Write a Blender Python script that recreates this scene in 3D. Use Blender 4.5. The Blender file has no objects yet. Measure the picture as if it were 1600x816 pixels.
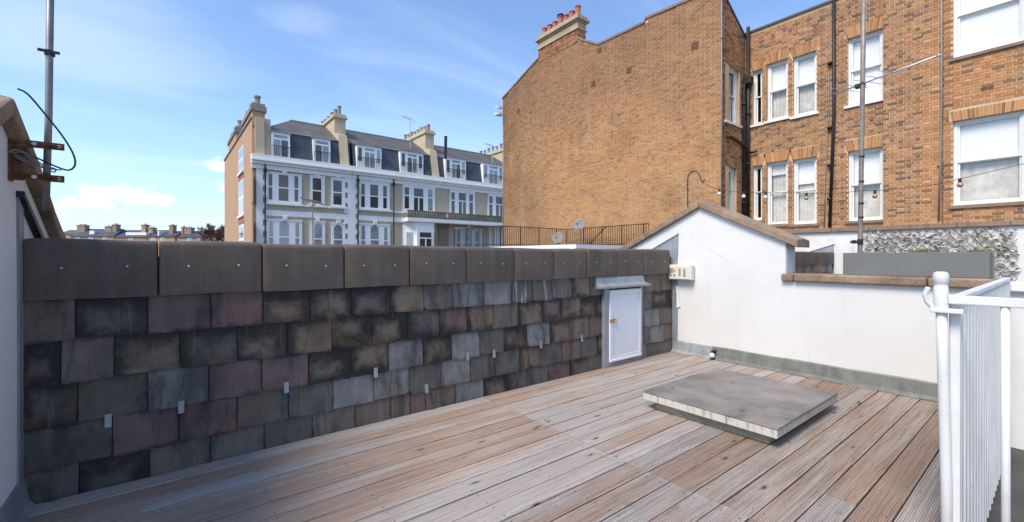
import bpy, bmesh, math, random
from mathutils import Vector, Matrix, noise as mnoise
R = math.radians
random.seed(7)
scn = bpy.context.scene
COL = scn.collection

# ------------------------------------------------------------------ camera
HZ, FPX, EYE = 401.0, 682.0, 1.30
YAW = math.atan2(1666 - 800, FPX)            # angle between view axis and +X (along the slate parapet)
CU, SU = math.cos(YAW), math.sin(YAW)
FWD = Vector((CU, SU, 0)); RGT = Vector((SU, -CU, 0))
cam = bpy.data.cameras.new('camera'); camo = bpy.data.objects.new('camera', cam); COL.objects.link(camo)
cam.sensor_width = 36; cam.lens = 36 * FPX / 1600; cam.shift_y = -(408 - HZ) / 1600
cam.clip_start = 0.05; cam.clip_end = 5000
camo.location = (0, 0, EYE)
camo.rotation_euler = (R(90), 0, math.atan2(FWD.y, FWD.x) - R(90))
scn.camera = camo

# ------------------------------------------------------------------ light
SUN_EL = R(52); SUN_AZ = math.atan2(-0.16, -0.98)     # direction towards the sun, math angle from +X
world = bpy.data.worlds.new('World'); scn.world = world; world.use_nodes = True
sl = bpy.data.lights.new('sun', 'SUN'); so = bpy.data.objects.new('sun', sl); COL.objects.link(so)
sl.energy = 2.7; sl.angle = R(24); sl.color = (1.0, 0.89, 0.74)
sd = Vector((math.cos(SUN_AZ) * math.cos(SUN_EL), math.sin(SUN_AZ) * math.cos(SUN_EL), math.sin(SUN_EL)))
so.rotation_euler = sd.to_track_quat('Z', 'Y').to_euler()
so.location = (-20, -2, 30)
vs = scn.view_settings
vs.view_transform = 'Standard'; vs.look = 'None'; vs.gamma = 1; vs.use_curve_mapping = False
vs.exposure = 0.74

def link(nt, a, b): nt.links.new(a, b)
class NT:
    """tiny node helper"""
    def __init__(s, nt): s.nt = nt
    def n(s, t, **k):
        x = s.nt.nodes.new(t)
        for a, b in k.items(): setattr(x, a, b)
        return x
    def set(s, sock, v):
        if hasattr(v, 'links') or hasattr(v, 'is_linked'): s.nt.links.new(v, sock)
        elif isinstance(v, (tuple, list)) and len(v) == 3 and sock.type == 'RGBA': sock.default_value = (*v, 1)
        else: sock.default_value = v
    def math(s, op, a, b=0.0, c=None, clamp=False):
        x = s.n('ShaderNodeMath', operation=op, use_clamp=clamp)
        s.set(x.inputs[0], a); s.set(x.inputs[1], b)
        if c is not None: s.set(x.inputs[2], c)
        return x.outputs[0]
    def mix(s, f, a, b, mode='MIX'):
        x = s.n('ShaderNodeMix', data_type='RGBA', blend_type=mode, clamp_factor=True)
        s.set(x.inputs[0], f); s.set(x.inputs[6], a); s.set(x.inputs[7], b)
        return x.outputs[2]
    def ramp(s, f, stops, interp='LINEAR'):
        x = s.n('ShaderNodeValToRGB'); x.color_ramp.interpolation = interp
        e = x.color_ramp.elements
        while len(e) < len(stops): e.new(0.5)
        for el, (p, c) in zip(e, stops):
            el.position = p; el.color = (*c, 1) if len(c) == 3 else c
        s.set(x.inputs[0], f); return x.outputs[0]
    def step(s, f, lo, hi):
        x = s.n('ShaderNodeMapRange', interpolation_type='SMOOTHSTEP', clamp=True)
        s.set(x.inputs[0], f); x.inputs[1].default_value = lo; x.inputs[2].default_value = hi
        return x.outputs[0]
    def noise(s, vec, scale, detail=4, rough=0.55, dist=0.0):
        x = s.n('ShaderNodeTexNoise'); s.set(x.inputs['Vector'], vec)
        x.inputs['Scale'].default_value = scale; x.inputs['Detail'].default_value = detail
        x.inputs['Roughness'].default_value = rough; x.inputs['Distortion'].default_value = dist
        return x.outputs[0]
    def vor(s, vec, scale, feature='F1', out=0, rnd=1.0):
        x = s.n('ShaderNodeTexVoronoi', feature=feature); s.set(x.inputs['Vector'], vec)
        x.inputs['Scale'].default_value = scale; x.inputs['Randomness'].default_value = rnd
        return x.outputs[out]
    def coord(s, kind='Object'): return s.n('ShaderNodeTexCoord').outputs[kind]
    def rand(s): return s.n('ShaderNodeObjectInfo').outputs['Random']
    def map(s, vec, scale=(1, 1, 1), loc=(0, 0, 0)):
        x = s.n('ShaderNodeMapping'); s.set(x.inputs[0], vec)
        s.set(x.inputs[1], loc); s.set(x.inputs[3], scale); return x.outputs[0]
    def vadd(s, a, b):
        x = s.n('ShaderNodeVectorMath', operation='ADD'); s.set(x.inputs[0], a); s.set(x.inputs[1], b); return x.outputs[0]
    def comb(s, x_, y_, z_):
        x = s.n('ShaderNodeCombineXYZ')
        for i, v in enumerate((x_, y_, z_)): s.set(x.inputs[i], v)
        return x.outputs[0]
    def sep(s, v):
        x = s.n('ShaderNodeSeparateXYZ'); s.set(x.inputs[0], v); return x.outputs
    def bump(s, h, strength=0.4, dist=0.01, normal=None):
        x = s.n('ShaderNodeBump'); x.inputs['Strength'].default_value = strength; x.inputs['Distance'].default_value = dist
        s.set(x.inputs['Height'], h)
        if normal is not None: s.set(x.inputs['Normal'], normal)
        return x.outputs[0]

# ------------------------------------------------------------------ sky
def build_sky():
    nt = world.node_tree; nt.nodes.clear(); w = NT(nt)
    out = w.n('ShaderNodeOutputWorld'); bg = w.n('ShaderNodeBackground')
    sky = w.n('ShaderNodeTexSky', sky_type='NISHITA'); sky.sun_disc = False
    sky.sun_elevation = SUN_EL
    sky.sun_rotation = math.pi / 2 - SUN_AZ
    sky.altitude = 30; sky.air_density = 1.0; sky.dust_density = 0.6; sky.ozone_density = 1.6
    d = w.coord('Generated'); sx, sy, sz = w.sep(d)
    az = w.math('ARCTAN2', sy, sx); el = w.math('ARCSINE', sz)
    pol = w.comb(az, el, 0.0)
    zz = w.math('ADD', w.math('MAXIMUM', sz, 0.0), 0.12)
    flat = w.comb(w.math('DIVIDE', sx, zz), w.math('DIVIDE', sy, zz), 0.0)
    def px(x, y):
        t = (x - 800) / FPX; v = FWD + RGT * t + Vector((0, 0, (HZ - y) / FPX)); v.normalize()
        return math.atan2(v.y, v.x), math.asin(v.z)
    def ell(x, y, ra, re):
        a0, e0 = px(x, y)
        p = w.math('POWER', w.math('DIVIDE', w.math('SUBTRACT', az, a0), R(ra)), 2.0)
        q = w.math('POWER', w.math('DIVIDE', w.math('SUBTRACT', el, e0), R(re)), 2.0)
        return w.math('SUBTRACT', 1.0, w.math('SQRT', w.math('ADD', p, q)))
    # thin cirrus, all over the sky
    rot = w.map(flat, (0.55, 1.5, 1)); rot.node.inputs[2].default_value = (0, 0, R(-38))
    c1 = w.noise(rot, 1.1, 7, 0.58, 0.9)
    cir = w.math('MULTIPLY', w.math('ADD', 0.12, w.math('MULTIPLY', w.step(c1, 0.40, 0.85), 0.88)), 0.34)
    # broad veil upper left and the trailing wisps
    veil = w.math('MULTIPLY', w.step(w.math('ADD', ell(105, 55, 17, 9), w.math('MULTIPLY', w.math('SUBTRACT', c1, 0.5), 1.7)), -0.25, 1.15), 0.34)
    wisp = w.math('MULTIPLY', w.step(w.math('ADD', ell(470, 28, 9, 3.2), w.math('MULTIPLY', w.math('SUBTRACT', c1, 0.5), 2.2)), 0.0, 1.2), 0.30)
    # cumulus near the horizon
    cn = w.noise(w.map(pol, (1, 1.45, 1)), 24, 7, 0.56)
    lumps = w.math('MULTIPLY', w.math('SUBTRACT', cn, 0.5), 2.3)
    cu = None
    for a in ((180, 301, 4.6, 1.5), (225, 312, 3.2, 1.1), (130, 318, 3.4, 1.1), (338, 262, 2.2, 1.2), (385, 300, 4, 1.4)):
        k = w.step(w.math('ADD', ell(*a), lumps), 0.15, 1.0)
        cu = k if cu is None else w.math('MAXIMUM', cu, k)
    cu = w.math('MULTIPLY', cu, 0.85)
    haze = w.math('MULTIPLY', w.step(el, R(24), R(-2)), 0.30)
    m = w.math('MAXIMUM', w.math('MAXIMUM', cir, veil), wisp)
    base = w.mix(1.0, sky.outputs[0], (0.80, 0.92, 1.07), 'MULTIPLY')
    c = w.mix(haze, base, (2.9, 3.8, 5.4))
    c = w.mix(m, c, (4.3, 4.8, 5.6))
    c = w.mix(cu, c, (5.4, 5.5, 5.7))
    link(nt, c, bg.inputs[0]); bg.inputs[1].default_value = 0.148
    link(nt, bg.outputs[0], out.inputs[0])
build_sky()

# ------------------------------------------------------------------ pixels to places
def ray(x):
    t = (x - 800) / FPX
    return CU + SU * t, SU - CU * t
def onX(x, y, U):                       # point of the photograph on the plane X = U -> (Y, Z)
    u, v = ray(x); s = U / u
    return v * s, EYE + (HZ - y) / FPX * s
def onY(x, y, V):                       # on the plane Y = V -> (X, Z)
    u, v = ray(x); s = V / v
    return u * s, EYE + (HZ - y) / FPX * s
def onS(x, y, s):                       # at view depth s
    t = (x - 800) / FPX
    return Vector((0, 0, EYE)) + (FWD + RGT * t + Vector((0, 0, (HZ - y) / FPX))) * s

# ------------------------------------------------------------------ mesh helpers
class MB:
    def __init__(s): s.v = []; s.f = []; s.c = []; s.uv = []
    def add(s, vs_, fs, col=None):
        o = len(s.v); s.v += [tuple(p) for p in vs_]
        s.f += [tuple(i + o for i in f) for f in fs]
        s.c += [col] * len(fs)
    def box(s, x0, x1, y0, y1, z0, z1, col=None, m=None, skip=()):
        P = [(x, y, z) for z in (z0, z1) for y in (y0, y1) for x in (x0, x1)]
        if m: P = [m(*p) for p in P]
        F = {'b': (0, 2, 3, 1), 't': (4, 5, 7, 6), 'f': (0, 1, 5, 4), 'k': (2, 6, 7, 3), 'l': (0, 4, 6, 2), 'r': (1, 3, 7, 5)}
        s.add(P, [F[k] for k in F if k not in skip], col)
    def prism(s, poly, m, d0, d1, col=None):
        """polygon (a,z) pushed from depth d0 to d1, m(a, depth, z) -> point"""
        n = len(poly)
        P = [m(a, d0, z) for a, z in poly] + [m(a, d1, z) for a, z in poly]
        F = [tuple(range(n)), tuple(range(2 * n - 1, n - 1, -1))]
        F += [(i, n + i, n + (i + 1) % n, (i + 1) % n) for i in range(n)]
        s.add(P, F, col)
    def tube(s, pts, r, n=8, cap=True):
        pts = [Vector(p) for p in pts]; rings = []
        up = None
        for i, p in enumerate(pts):
            d = (pts[min(i + 1, len(pts) - 1)] - pts[max(i - 1, 0)]).normalized()
            if up is None: up = Vector((0, 0, 1)) if abs(d.z) < 0.9 else Vector((1, 0, 0))
            a = d.cross(up).normalized(); b = a.cross(d).normalized(); up = b
            rr = r[i] if isinstance(r, (list, tuple)) else r
            rings.append([p + (a * math.cos(2 * math.pi * k / n) + b * math.sin(2 * math.pi * k / n)) * rr for k in range(n)])
        P = [q for g in rings for q in g]; F = []
        for i in range(len(pts) - 1):
            for k in range(n):
                F.append((i * n + k, i * n + (k + 1) % n, (i + 1) * n + (k + 1) % n, (i + 1) * n + k))
        if cap: F += [tuple(range(n - 1, -1, -1)), tuple(range((len(pts) - 1) * n, len(pts) * n))]
        s.add(P, F)
    def lathe(s, prof, origin, axis='Z', n=16):
        o = Vector(origin); P = []; F = []
        for r, h in prof:
            for k in range(n):
                a = 2 * math.pi * k / n; q = Vector((r * math.cos(a), r * math.sin(a), h))
                if axis == 'X': q = Vector((q.z, q.x, q.y))
                if axis == 'Y': q = Vector((q.x, q.z, q.y))
                if isinstance(axis, Matrix): q = axis @ q
                P.append(o + q)
        for i in range(len(prof) - 1):
            for k in range(n): F.append((i * n + k, i * n + (k + 1) % n, (i + 1) * n + (k + 1) % n, (i + 1) * n + k))
        F += [tuple(range(n - 1, -1, -1)), tuple(range((len(prof) - 1) * n, len(prof) * n))]
        s.add(P, F)
    def mesh(s, name, mat, smooth=False, fix=True):
        me = bpy.data.meshes.new(name); me.from_pydata(s.v, [], s.f)
        if any(c is not None for c in s.c):
            at = me.attributes.new('bcol', 'FLOAT_COLOR', 'FACE')
            flat = []
            for c in s.c: flat += [*(c or (0.5, 0.5, 0.5)), 1.0]
            at.data.foreach_set('color', flat)
        if s.uv:
            ul = me.uv_layers.new(name='UVMap'); flat = []
            for p in me.polygons:
                for li in p.vertices: flat += s.uv[li]
            ul.data.foreach_set('uv', flat)
        if fix:
            bm = bmesh.new(); bm.from_mesh(me); bmesh.ops.recalc_face_normals(bm, faces=bm.faces); bm.to_mesh(me); bm.free()
        if smooth:
            me.polygons.foreach_set('use_smooth', [True] * len(me.polygons))
        if mat: me.materials.append(mat)
        return me
def tag(o, label=None, cat=None, group=None, kind=None):
    for k, v in (('label', label), ('category', cat), ('group', group), ('kind', kind)):
        if v: o[k] = v
    return o
ROOT = {}
def empty(name, loc, label, cat, group=None):
    o = bpy.data.objects.new(name, None); COL.objects.link(o); o.location = loc; o.empty_display_size = 0.2
    ROOT[o.name] = Vector(loc); return tag(o, label, cat, group)
def parent(o, p):
    """o keeps its world place; only translated parents are used"""
    o.parent = p; o.matrix_parent_inverse = Matrix.Translation(-ROOT.get(p.name, Vector((0, 0, 0))))
def obj(name, B, mat, par=None, smooth=False, bevel=0, fix=True, seg=2, label=None, cat=None, group=None, kind=None):
    me = B if isinstance(B, bpy.types.Mesh) else B.mesh(name, mat, smooth, fix)
    o = bpy.data.objects.new(name, me); COL.objects.link(o)
    if par: parent(o, par)
    if bevel:
        b = o.modifiers.new('bevel', 'BEVEL'); b.width = bevel; b.segments = seg; b.limit_method = 'ANGLE'; b.angle_limit = R(40)
    if smooth:
        o.data.polygons.foreach_set('use_smooth', [True] * len(o.data.polygons))
    return tag(o, label, cat, group, kind)
def part(name, par, mat, *boxes, bevel=0, m=None):
    B = MB()
    for b in boxes: B.box(*b, m=m)
    return obj(name, B, mat, par, bevel=bevel)
def mX(U): return lambda a, d, z: (U + d, a, z)       # wall facing -X, a runs along Y
def mY(V): return lambda a, d, z: (a, V + d, z)       # wall facing -Y, a runs along X
def mS(s): return lambda a, d, z: tuple(FWD * (s + d) + RGT * a + Vector((0, 0, z)))

# ------------------------------------------------------------------ materials
def new(name):
    m = bpy.data.materials.new(name); m.use_nodes = True; nt = m.node_tree
    b = nt.nodes['Principled BSDF']; return m, NT(nt), b
def plain(name, c, rough=0.7, metal=0.0, var=0.18, vs_=6.0, bump=0.15, bs=60, bd=0.004, spec=0.4):
    m, w, b = new(name); co = w.coord()
    n1 = w.noise(co, vs_, 5, 0.6)
    col = w.ramp(n1, [(0.25, tuple(x * (1 - var) for x in c)), (0.75, tuple(min(1, x * (1 + var)) for x in c))])
    w.set(b.inputs['Base Color'], col); b.inputs['Roughness'].default_value = rough; b.inputs['Metallic'].default_value = metal
    b.inputs['Specular IOR Level'].default_value = spec
    if bump: w.set(b.inputs['Normal'], w.bump(w.noise(co, bs, 4, 0.6), bump, bd))
    return m
def m_render():
    m, w, b = new('white_render'); co = w.coord()
    n = w.noise(co, 1.3, 5, 0.6); x, y, z = w.sep(co)
    streak = w.noise(w.map(co, (9, 9, 0.7)), 1.0, 4, 0.6)
    c = w.mix(w.step(n, 0.3, 0.75), (0.655, 0.645, 0.615), (0.70, 0.69, 0.665))
    c = w.mix(w.math('MULTIPLY', w.step(streak, 0.56, 0.8), 0.3), c, (0.56, 0.54, 0.50))
    vo = w.n('ShaderNodeTexVoronoi', feature='DISTANCE_TO_EDGE')
    w.set(vo.inputs['Vector'], w.vadd(co, w.map(w.n('ShaderNodeTexNoise').outputs[1], (0.25, 0.25, 0.25)))); vo.inputs['Scale'].default_value = 0.9
    c = w.mix(w.math('MULTIPLY', w.math('SUBTRACT', 1.0, w.step(vo.outputs[0], 0.0, 0.006)), w.math('MULTIPLY', w.step(n, 0.5, 0.62), 0.35)), c, (0.35, 0.34, 0.32))
    w.set(b.inputs['Base Color'], c); b.inputs['Roughness'].default_value = 0.85
    w.set(b.inputs['Normal'], w.bump(w.math('ADD', w.noise(co, 4, 3, 0.5), w.math('MULTIPLY', w.noise(co, 140, 4, 0.6), 0.25)), 0.25, 0.02)); return m
def m_oldwhite():
    m, w, b = new('peeling_white_wall'); co = w.coord()
    n = w.noise(co, 2.2, 7, 0.68, 0.6)
    c = w.ramp(n, [(0.30, (0.36, 0.33, 0.29)), (0.40, (0.66, 0.64, 0.60)), (0.6, (0.74, 0.73, 0.70))])
    w.set(b.inputs['Base Color'], c); b.inputs['Roughness'].default_value = 0.9
    w.set(b.inputs['Normal'], w.bump(n, 0.4, 0.03)); return m
def m_lead(name='lead', c0=(0.17, 0.185, 0.20), c1=(0.33, 0.35, 0.37)):
    m, w, b = new(name); co = w.coord()
    n = w.noise(co, 3.5, 6, 0.65, 0.5); s = w.noise(w.map(co, (14, 14, 1.2)), 1.0, 4)
    f = w.math('ADD', w.math('MULTIPLY', n, 0.6), w.math('MULTIPLY', s, 0.4))
    w.set(b.inputs['Base Color'], w.ramp(f, [(0.33, c0), (0.55, tuple((a + d) / 2 for a, d in zip(c0, c1))), (0.72, c1)]))
    b.inputs['Roughness'].default_value = 0.55; b.inputs['Metallic'].default_value = 0.25
    w.set(b.inputs['Normal'], w.bump(w.noise(co, 12, 4), 0.25, 0.015)); return m
def m_coping(name, dark, mid, light, sc=1.0):
    m, w, b = new(name); co = w.vadd(w.coord(), w.comb(w.math('MULTIPLY', w.rand(), 37.0), 0.0, 0.0))
    n = w.noise(co, 2.6 * sc, 6, 0.7, 0.4); g = w.noise(co, 75 * sc, 4, 0.75); v = w.vor(co, 90 * sc)
    c = w.ramp(w.math('ADD', w.math('MULTIPLY', n, 0.55), w.math('MULTIPLY', g, 0.45)), [(0.34, dark), (0.52, mid), (0.70, light)])
    c = w.mix(w.math('MULTIPLY', w.math('SUBTRACT', 1.0, w.step(v, 0.05, 0.3)), 0.35), c, tuple(x * 0.55 for x in dark))
    w.set(b.inputs['Base Color'], c); b.inputs['Roughness'].default_value = 0.92; b.inputs['Specular IOR Level'].default_value = 0.25
    w.set(b.inputs['Normal'], w.bump(w.math('ADD', g, w.math('MULTIPLY', n, 0.6)), 0.5, 0.012)); return m
def m_parapetstone():
    m, w, b = new('parapet_coping_stone'); rn = w.rand()
    co = w.vadd(w.coord(), w.comb(w.math('MULTIPLY', rn, 31.0), 0.0, 0.0)); uv = w.coord('UV'); ux, uy, _ = w.sep(uv)
    n = w.noise(co, 3.0, 6, 0.65); g = w.noise(co, 180, 3, 0.7); st = w.noise(w.map(co, (16, 16, 1.0)), 1.0, 5, 0.6)
    c = w.ramp(w.math('ADD', w.math('MULTIPLY', n, 0.6), w.math('MULTIPLY', st, 0.4)), [(0.32, (0.072, 0.057, 0.047)), (0.55, (0.122, 0.098, 0.082)), (0.72, (0.175, 0.148, 0.127))])
    c = w.mix(w.math('MULTIPLY', rn, 0.35), c, (0.15, 0.115, 0.10))
    eu = w.math('MINIMUM', ux, w.math('SUBTRACT', 1.0, ux))
    ed = w.step(w.math('SUBTRACT', eu, w.math('MULTIPLY', w.math('SUBTRACT', n, 0.5), 0.07)), 0.028, 0.0)
    c = w.mix(w.math('MULTIPLY', ed, 0.40), c, (0.13, 0.095, 0.045))
    c = w.mix(w.math('MULTIPLY', w.step(g, 0.55, 0.8), 0.5), c, (0.27, 0.25, 0.24))
    w.set(b.inputs['Base Color'], c); b.inputs['Roughness'].default_value = 0.9; b.inputs['Specular IOR Level'].default_value = 0.25
    w.set(b.inputs['Normal'], w.bump(w.math('ADD', g, n), 0.35, 0.006)); return m
def m_slate(name, base, patch=None, amt=0.5, lights=0.0):
    m, w, b = new(name); rn = w.rand(); uv = w.coord('UV'); ux, uy, _ = w.sep(uv)
    wn = w.n('ShaderNodeTexWhiteNoise', noise_dimensions='1D'); w.set(wn.inputs['W'], rn); r2 = wn.outputs[0]
    co = w.vadd(w.coord(), w.comb(w.math('MULTIPLY', rn, 53.0), w.math('MULTIPLY', rn, 19.0), 0.0))
    ox = w.math('ADD', ux, w.math('MULTIPLY', w.math('SUBTRACT', r2, 0.5), 0.35)); oy = w.math('ADD', uy, w.math('MULTIPLY', w.math('SUBTRACT', rn, 0.5), 0.35))
    n = w.noise(co, 7, 6, 0.62, 0.3); f = w.noise(co, 26, 6, 0.68); st = w.noise(w.map(co, (26, 26, 2.2)), 1.0, 4, 0.6)
    base = tuple(x * y for x, y in zip(base, (0.76, 0.705, 0.64))); lo = tuple(x * 0.55 for x in base); hi = tuple(x * 1.4 for x in base)
    c = w.ramp(w.math('ADD', w.math('MULTIPLY', n, 0.6), w.math('MULTIPLY', st, 0.4)), [(0.30, lo), (0.5, base), (0.70, hi)])
    c = w.mix(w.math('MULTIPLY', w.math('SUBTRACT', rn, 0.3), 0.5), c, (0.12, 0.115, 0.12))
    eu = w.math('MINIMUM', ux, w.math('SUBTRACT', 1.0, ux)); ev = w.math('MINIMUM', w.math('MULTIPLY', uy, 0.85), w.math('SUBTRACT', 1.0, uy))
    e = w.math('MINIMUM', eu, w.math('MULTIPLY', ev, 0.72))
    black = (0.018, 0.016, 0.015)
    wob = w.math('ADD', w.math('MULTIPLY', w.math('SUBTRACT', n, 0.5), 0.62), w.math('MULTIPLY', w.math('SUBTRACT', f, 0.5), 0.30))
    if patch is not None:
        c2 = w.ramp(w.math('ADD', w.math('MULTIPLY', n, 0.5), w.math('MULTIPLY', f, 0.5)), [(0.32, tuple(x * 0.55 for x in patch)), (0.5, patch), (0.68, tuple(x * 1.35 for x in patch))])
        c2 = w.mix(w.math('MULTIPLY', st, 0.45), c2, (0.15, 0.135, 0.12))
        c2 = w.mix(w.math('MULTIPLY', r2, 0.55), c2, (0.10, 0.085, 0.075))
        ep = w.math('MINIMUM', w.math('MINIMUM', ox, w.math('SUBTRACT', 1.0, ox)), w.math('MULTIPLY', w.math('MINIMUM', oy, w.math('SUBTRACT', 1.0, oy)), 0.72))
        thr = w.math('ADD', amt * 0.135, w.math('MULTIPLY', w.math('SUBTRACT', r2, 0.6), 0.26))
        k = w.math('MULTIPLY', w.step(w.math('SUBTRACT', w.math('ADD', ep, w.math('MULTIPLY', wob, 0.85)), thr), -0.13, 0.20), 0.95)
        c = w.mix(k, black, c2)
        c = w.mix(w.math('MULTIPLY', w.step(f, 0.6, 0.75), 0.22), c, (0.15, 0.145, 0.14))
    else:
        k = w.step(w.math('ADD', e, w.math('MULTIPLY', wob, 0.40)), 0.055, -0.02)
        c = w.mix(w.math('MULTIPLY', k, 0.85 * amt), c, black)
        k2 = w.step(w.math('SUBTRACT', f, w.math('MULTIPLY', uy, 0.1)), 0.56, 0.72)
        c = w.mix(w.math('MULTIPLY', k2, 0.30), c, tuple(x * 0.45 for x in base))
    wc = w.coord(); sr = w.noise(w.map(wc, (5, 5, 1.6)), 1.0, 6, 0.68, 0.5); ru = w.noise(wc, 3.1, 6, 0.7, 0.6); dr_ = w.noise(w.map(wc, (30, 30, 1.4)), 1.0, 4, 0.6)
    c = w.mix(w.math('MULTIPLY', w.step(sr, 0.48, 0.66), 0.68), c, (0.022, 0.020, 0.019))
    c = w.mix(w.math('MULTIPLY', w.step(ru, 0.50, 0.68), 0.45), c, (0.155, 0.095, 0.055))
    c = w.mix(w.math('MULTIPLY', w.step(dr_, 0.58, 0.74), 0.20), c, (0.27, 0.255, 0.24))
    if lights:
        c = w.mix(w.math('MULTIPLY', w.step(st, 0.52, 0.66), lights), c, (0.40, 0.39, 0.37))
    c = w.mix(w.math('MULTIPLY', w.step(w.noise(co, 90, 2, 0.5), 0.70, 0.76), 0.5), c, (0.30, 0.28, 0.24))
    w.set(b.inputs['Base Color'], c); b.inputs['Roughness'].default_value = 0.62; b.inputs['Specular IOR Level'].default_value = 0.35
    w.set(b.inputs['Normal'], w.bump(w.math('ADD', w.math('MULTIPLY', n, 0.8), w.math('MULTIPLY', f, 0.4)), 0.5, 0.010)); return m
def m_deck():
    m, w, b = new('weathered_decking'); rn = w.rand(); co0 = w.coord()
    co = w.vadd(co0, w.comb(w.math('MULTIPLY', rn, 71.0), w.math('MULTIPLY', rn, 3.3), 0.0))
    warp = w.noise(w.map(co, (1.1, 5, 5)), 1.0, 3, 0.5)
    cw = w.vadd(co, w.comb(0.0, w.math('MULTIPLY', w.math('SUBTRACT', warp, 0.5), 0.06), 0.0))
    gr = w.noise(w.map(cw, (1.6, 70, 70)), 1.0, 6, 0.62); br = w.noise(w.map(cw, (0.55, 11, 11)), 1.0, 4, 0.55)
    pt = w.noise(w.map(co, (1.0, 2.4, 2.4)), 1.0, 4, 0.6)
    wn = w.n('ShaderNodeTexWhiteNoise', noise_dimensions='1D'); w.set(wn.inputs['W'], rn); r2 = wn.outputs[0]
    grey = w.ramp(gr, [(0.3, (0.25, 0.225, 0.205)), (0.5, (0.38, 0.35, 0.325)), (0.72, (0.48, 0.45, 0.425))])
    brown = w.ramp(gr, [(0.3, (0.20, 0.132, 0.098)), (0.5, (0.335, 0.242, 0.185)), (0.72, (0.425, 0.325, 0.26))])
    x_ = w.sep(co0)[0]
    f = w.math('ADD', w.math('ADD', w.math('MULTIPLY', w.math('SUBTRACT', pt, 0.5), 1.5), w.math('MULTIPLY', w.math('SUBTRACT', r2, 0.5), 0.9)), w.math('ADD', 0.54, w.math('MULTIPLY', w.math('SUBTRACT', br, 0.5), 1.3)))
    f = w.math('SUBTRACT', f, w.math('MULTIPLY', w.step(x_, 4.3, 5.4), 0.55))
    c = w.mix(w.step(f, 0.12, 0.92), brown, grey)
    c = w.mix(w.math('MULTIPLY', w.math('ABSOLUTE', w.math('SUBTRACT', r2, 0.5)), 0.5), c, (0.20, 0.155, 0.125))
    # cathedral grain lines
    wv = w.n('ShaderNodeTexWave', wave_type='BANDS', bands_direction='Y'); w.set(wv.inputs[0], w.map(cw, (0.35, 1, 1)))
    wv.inputs['Scale'].default_value = 22; wv.inputs['Distortion'].default_value = 9; wv.inputs['Detail'].default_value = 3; wv.inputs['Detail Scale'].default_value = 0.8
    c = w.mix(w.math('MULTIPLY', w.step(wv.outputs[1], 0.72, 0.98), 0.22), c, (0.17, 0.115, 0.085))
    # knots
    kv = w.n('ShaderNodeTexVoronoi'); w.set(kv.inputs['Vector'], w.map(cw, (3.0, 10.0, 0.01))); kv.inputs['Scale'].default_value = 1.0
    sel = w.step(w.sep(kv.outputs[1])[0], 0.34, 0.36)
    kd = w.math('ADD', kv.outputs[0], w.math('MULTIPLY', w.math('SUBTRACT', w.noise(co, 60, 3), 0.5), 0.08))
    c = w.mix(w.math('MULTIPLY', w.math('MULTIPLY', w.step(kd, 0.20, 0.06), sel), 0.55), c, (0.16, 0.095, 0.06))
    c = w.mix(w.math('MULTIPLY', w.math('MULTIPLY', w.step(kd, 0.10, 0.055), sel), 0.85), c, (0.05, 0.032, 0.024))
    # stains
    sn = w.noise(co0, 2.3, 5, 0.65)
    c = w.mix(w.math('MULTIPLY', w.step(sn, 0.56, 0.78), 0.40), c, (0.15, 0.115, 0.095))
    lx, ly, _ = w.sep(co0)
    mx = w.math('SUBTRACT', w.math('MODULO', w.math('ADD', lx, 0.14), 0.45), 0.225); my = w.math('SUBTRACT', w.math('ABSOLUTE', ly), 0.046)
    rr_ = w.math('SQRT', w.math('ADD', w.math('POWER', mx, 2.0), w.math('POWER', my, 2.0)))
    c = w.mix(w.math('MULTIPLY', w.step(rr_, 0.0065, 0.0035), 0.85), c, (0.05, 0.04, 0.035))
    w.set(b.inputs['Base Color'], c); b.inputs['Roughness'].default_value = 0.82; b.inputs['Specular IOR Level'].default_value = 0.22
    h = w.math('ADD', w.math('MULTIPLY', gr, 0.7), w.math('MULTIPLY', wv.outputs[1], 0.3))
    w.set(b.inputs['Normal'], w.bump(h, 0.55, 0.006)); return m
def m_brick():
    m, w, b = new('stock_brick'); at = w.n('ShaderNodeAttribute', attribute_name='bcol').outputs[0]; co = w.coord()
    n = w.noise(co, 38, 5, 0.7); s = w.noise(co, 0.7, 5, 0.6); q = w.noise(co, 9, 4, 0.6)
    c = w.mix(w.math('MULTIPLY', w.step(n, 0.40, 0.72), 0.45), at, w.mix(1.0, at, (0.50, 0.47, 0.46), 'MULTIPLY'))
    c = w.mix(w.math('MULTIPLY', w.step(q, 0.58, 0.75), 0.25), c, (0.42, 0.33, 0.23))
    dr_ = w.noise(w.map(co, (1.6, 1.6, 0.22)), 1.0, 5, 0.62)
    c = w.mix(w.math('MULTIPLY', w.step(s, 0.50, 0.74), 0.45), c, w.mix(1.0, c, (0.52, 0.46, 0.44), 'MULTIPLY'))
    c = w.mix(w.math('MULTIPLY', w.step(dr_, 0.55, 0.72), 0.35), c, w.mix(1.0, c, (0.55, 0.50, 0.48), 'MULTIPLY'))
    c = w.mix(w.math('MULTIPLY', w.step(dr_, 0.45, 0.28), 0.30), c, (0.50, 0.36, 0.23))
    w.set(b.inputs['Base Color'], c); b.inputs['Roughness'].default_value = 0.9; b.inputs['Specular IOR Level'].default_value = 0.25
    w.set(b.inputs['Normal'], w.bump(n, 0.5, 0.006)); return m
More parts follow.
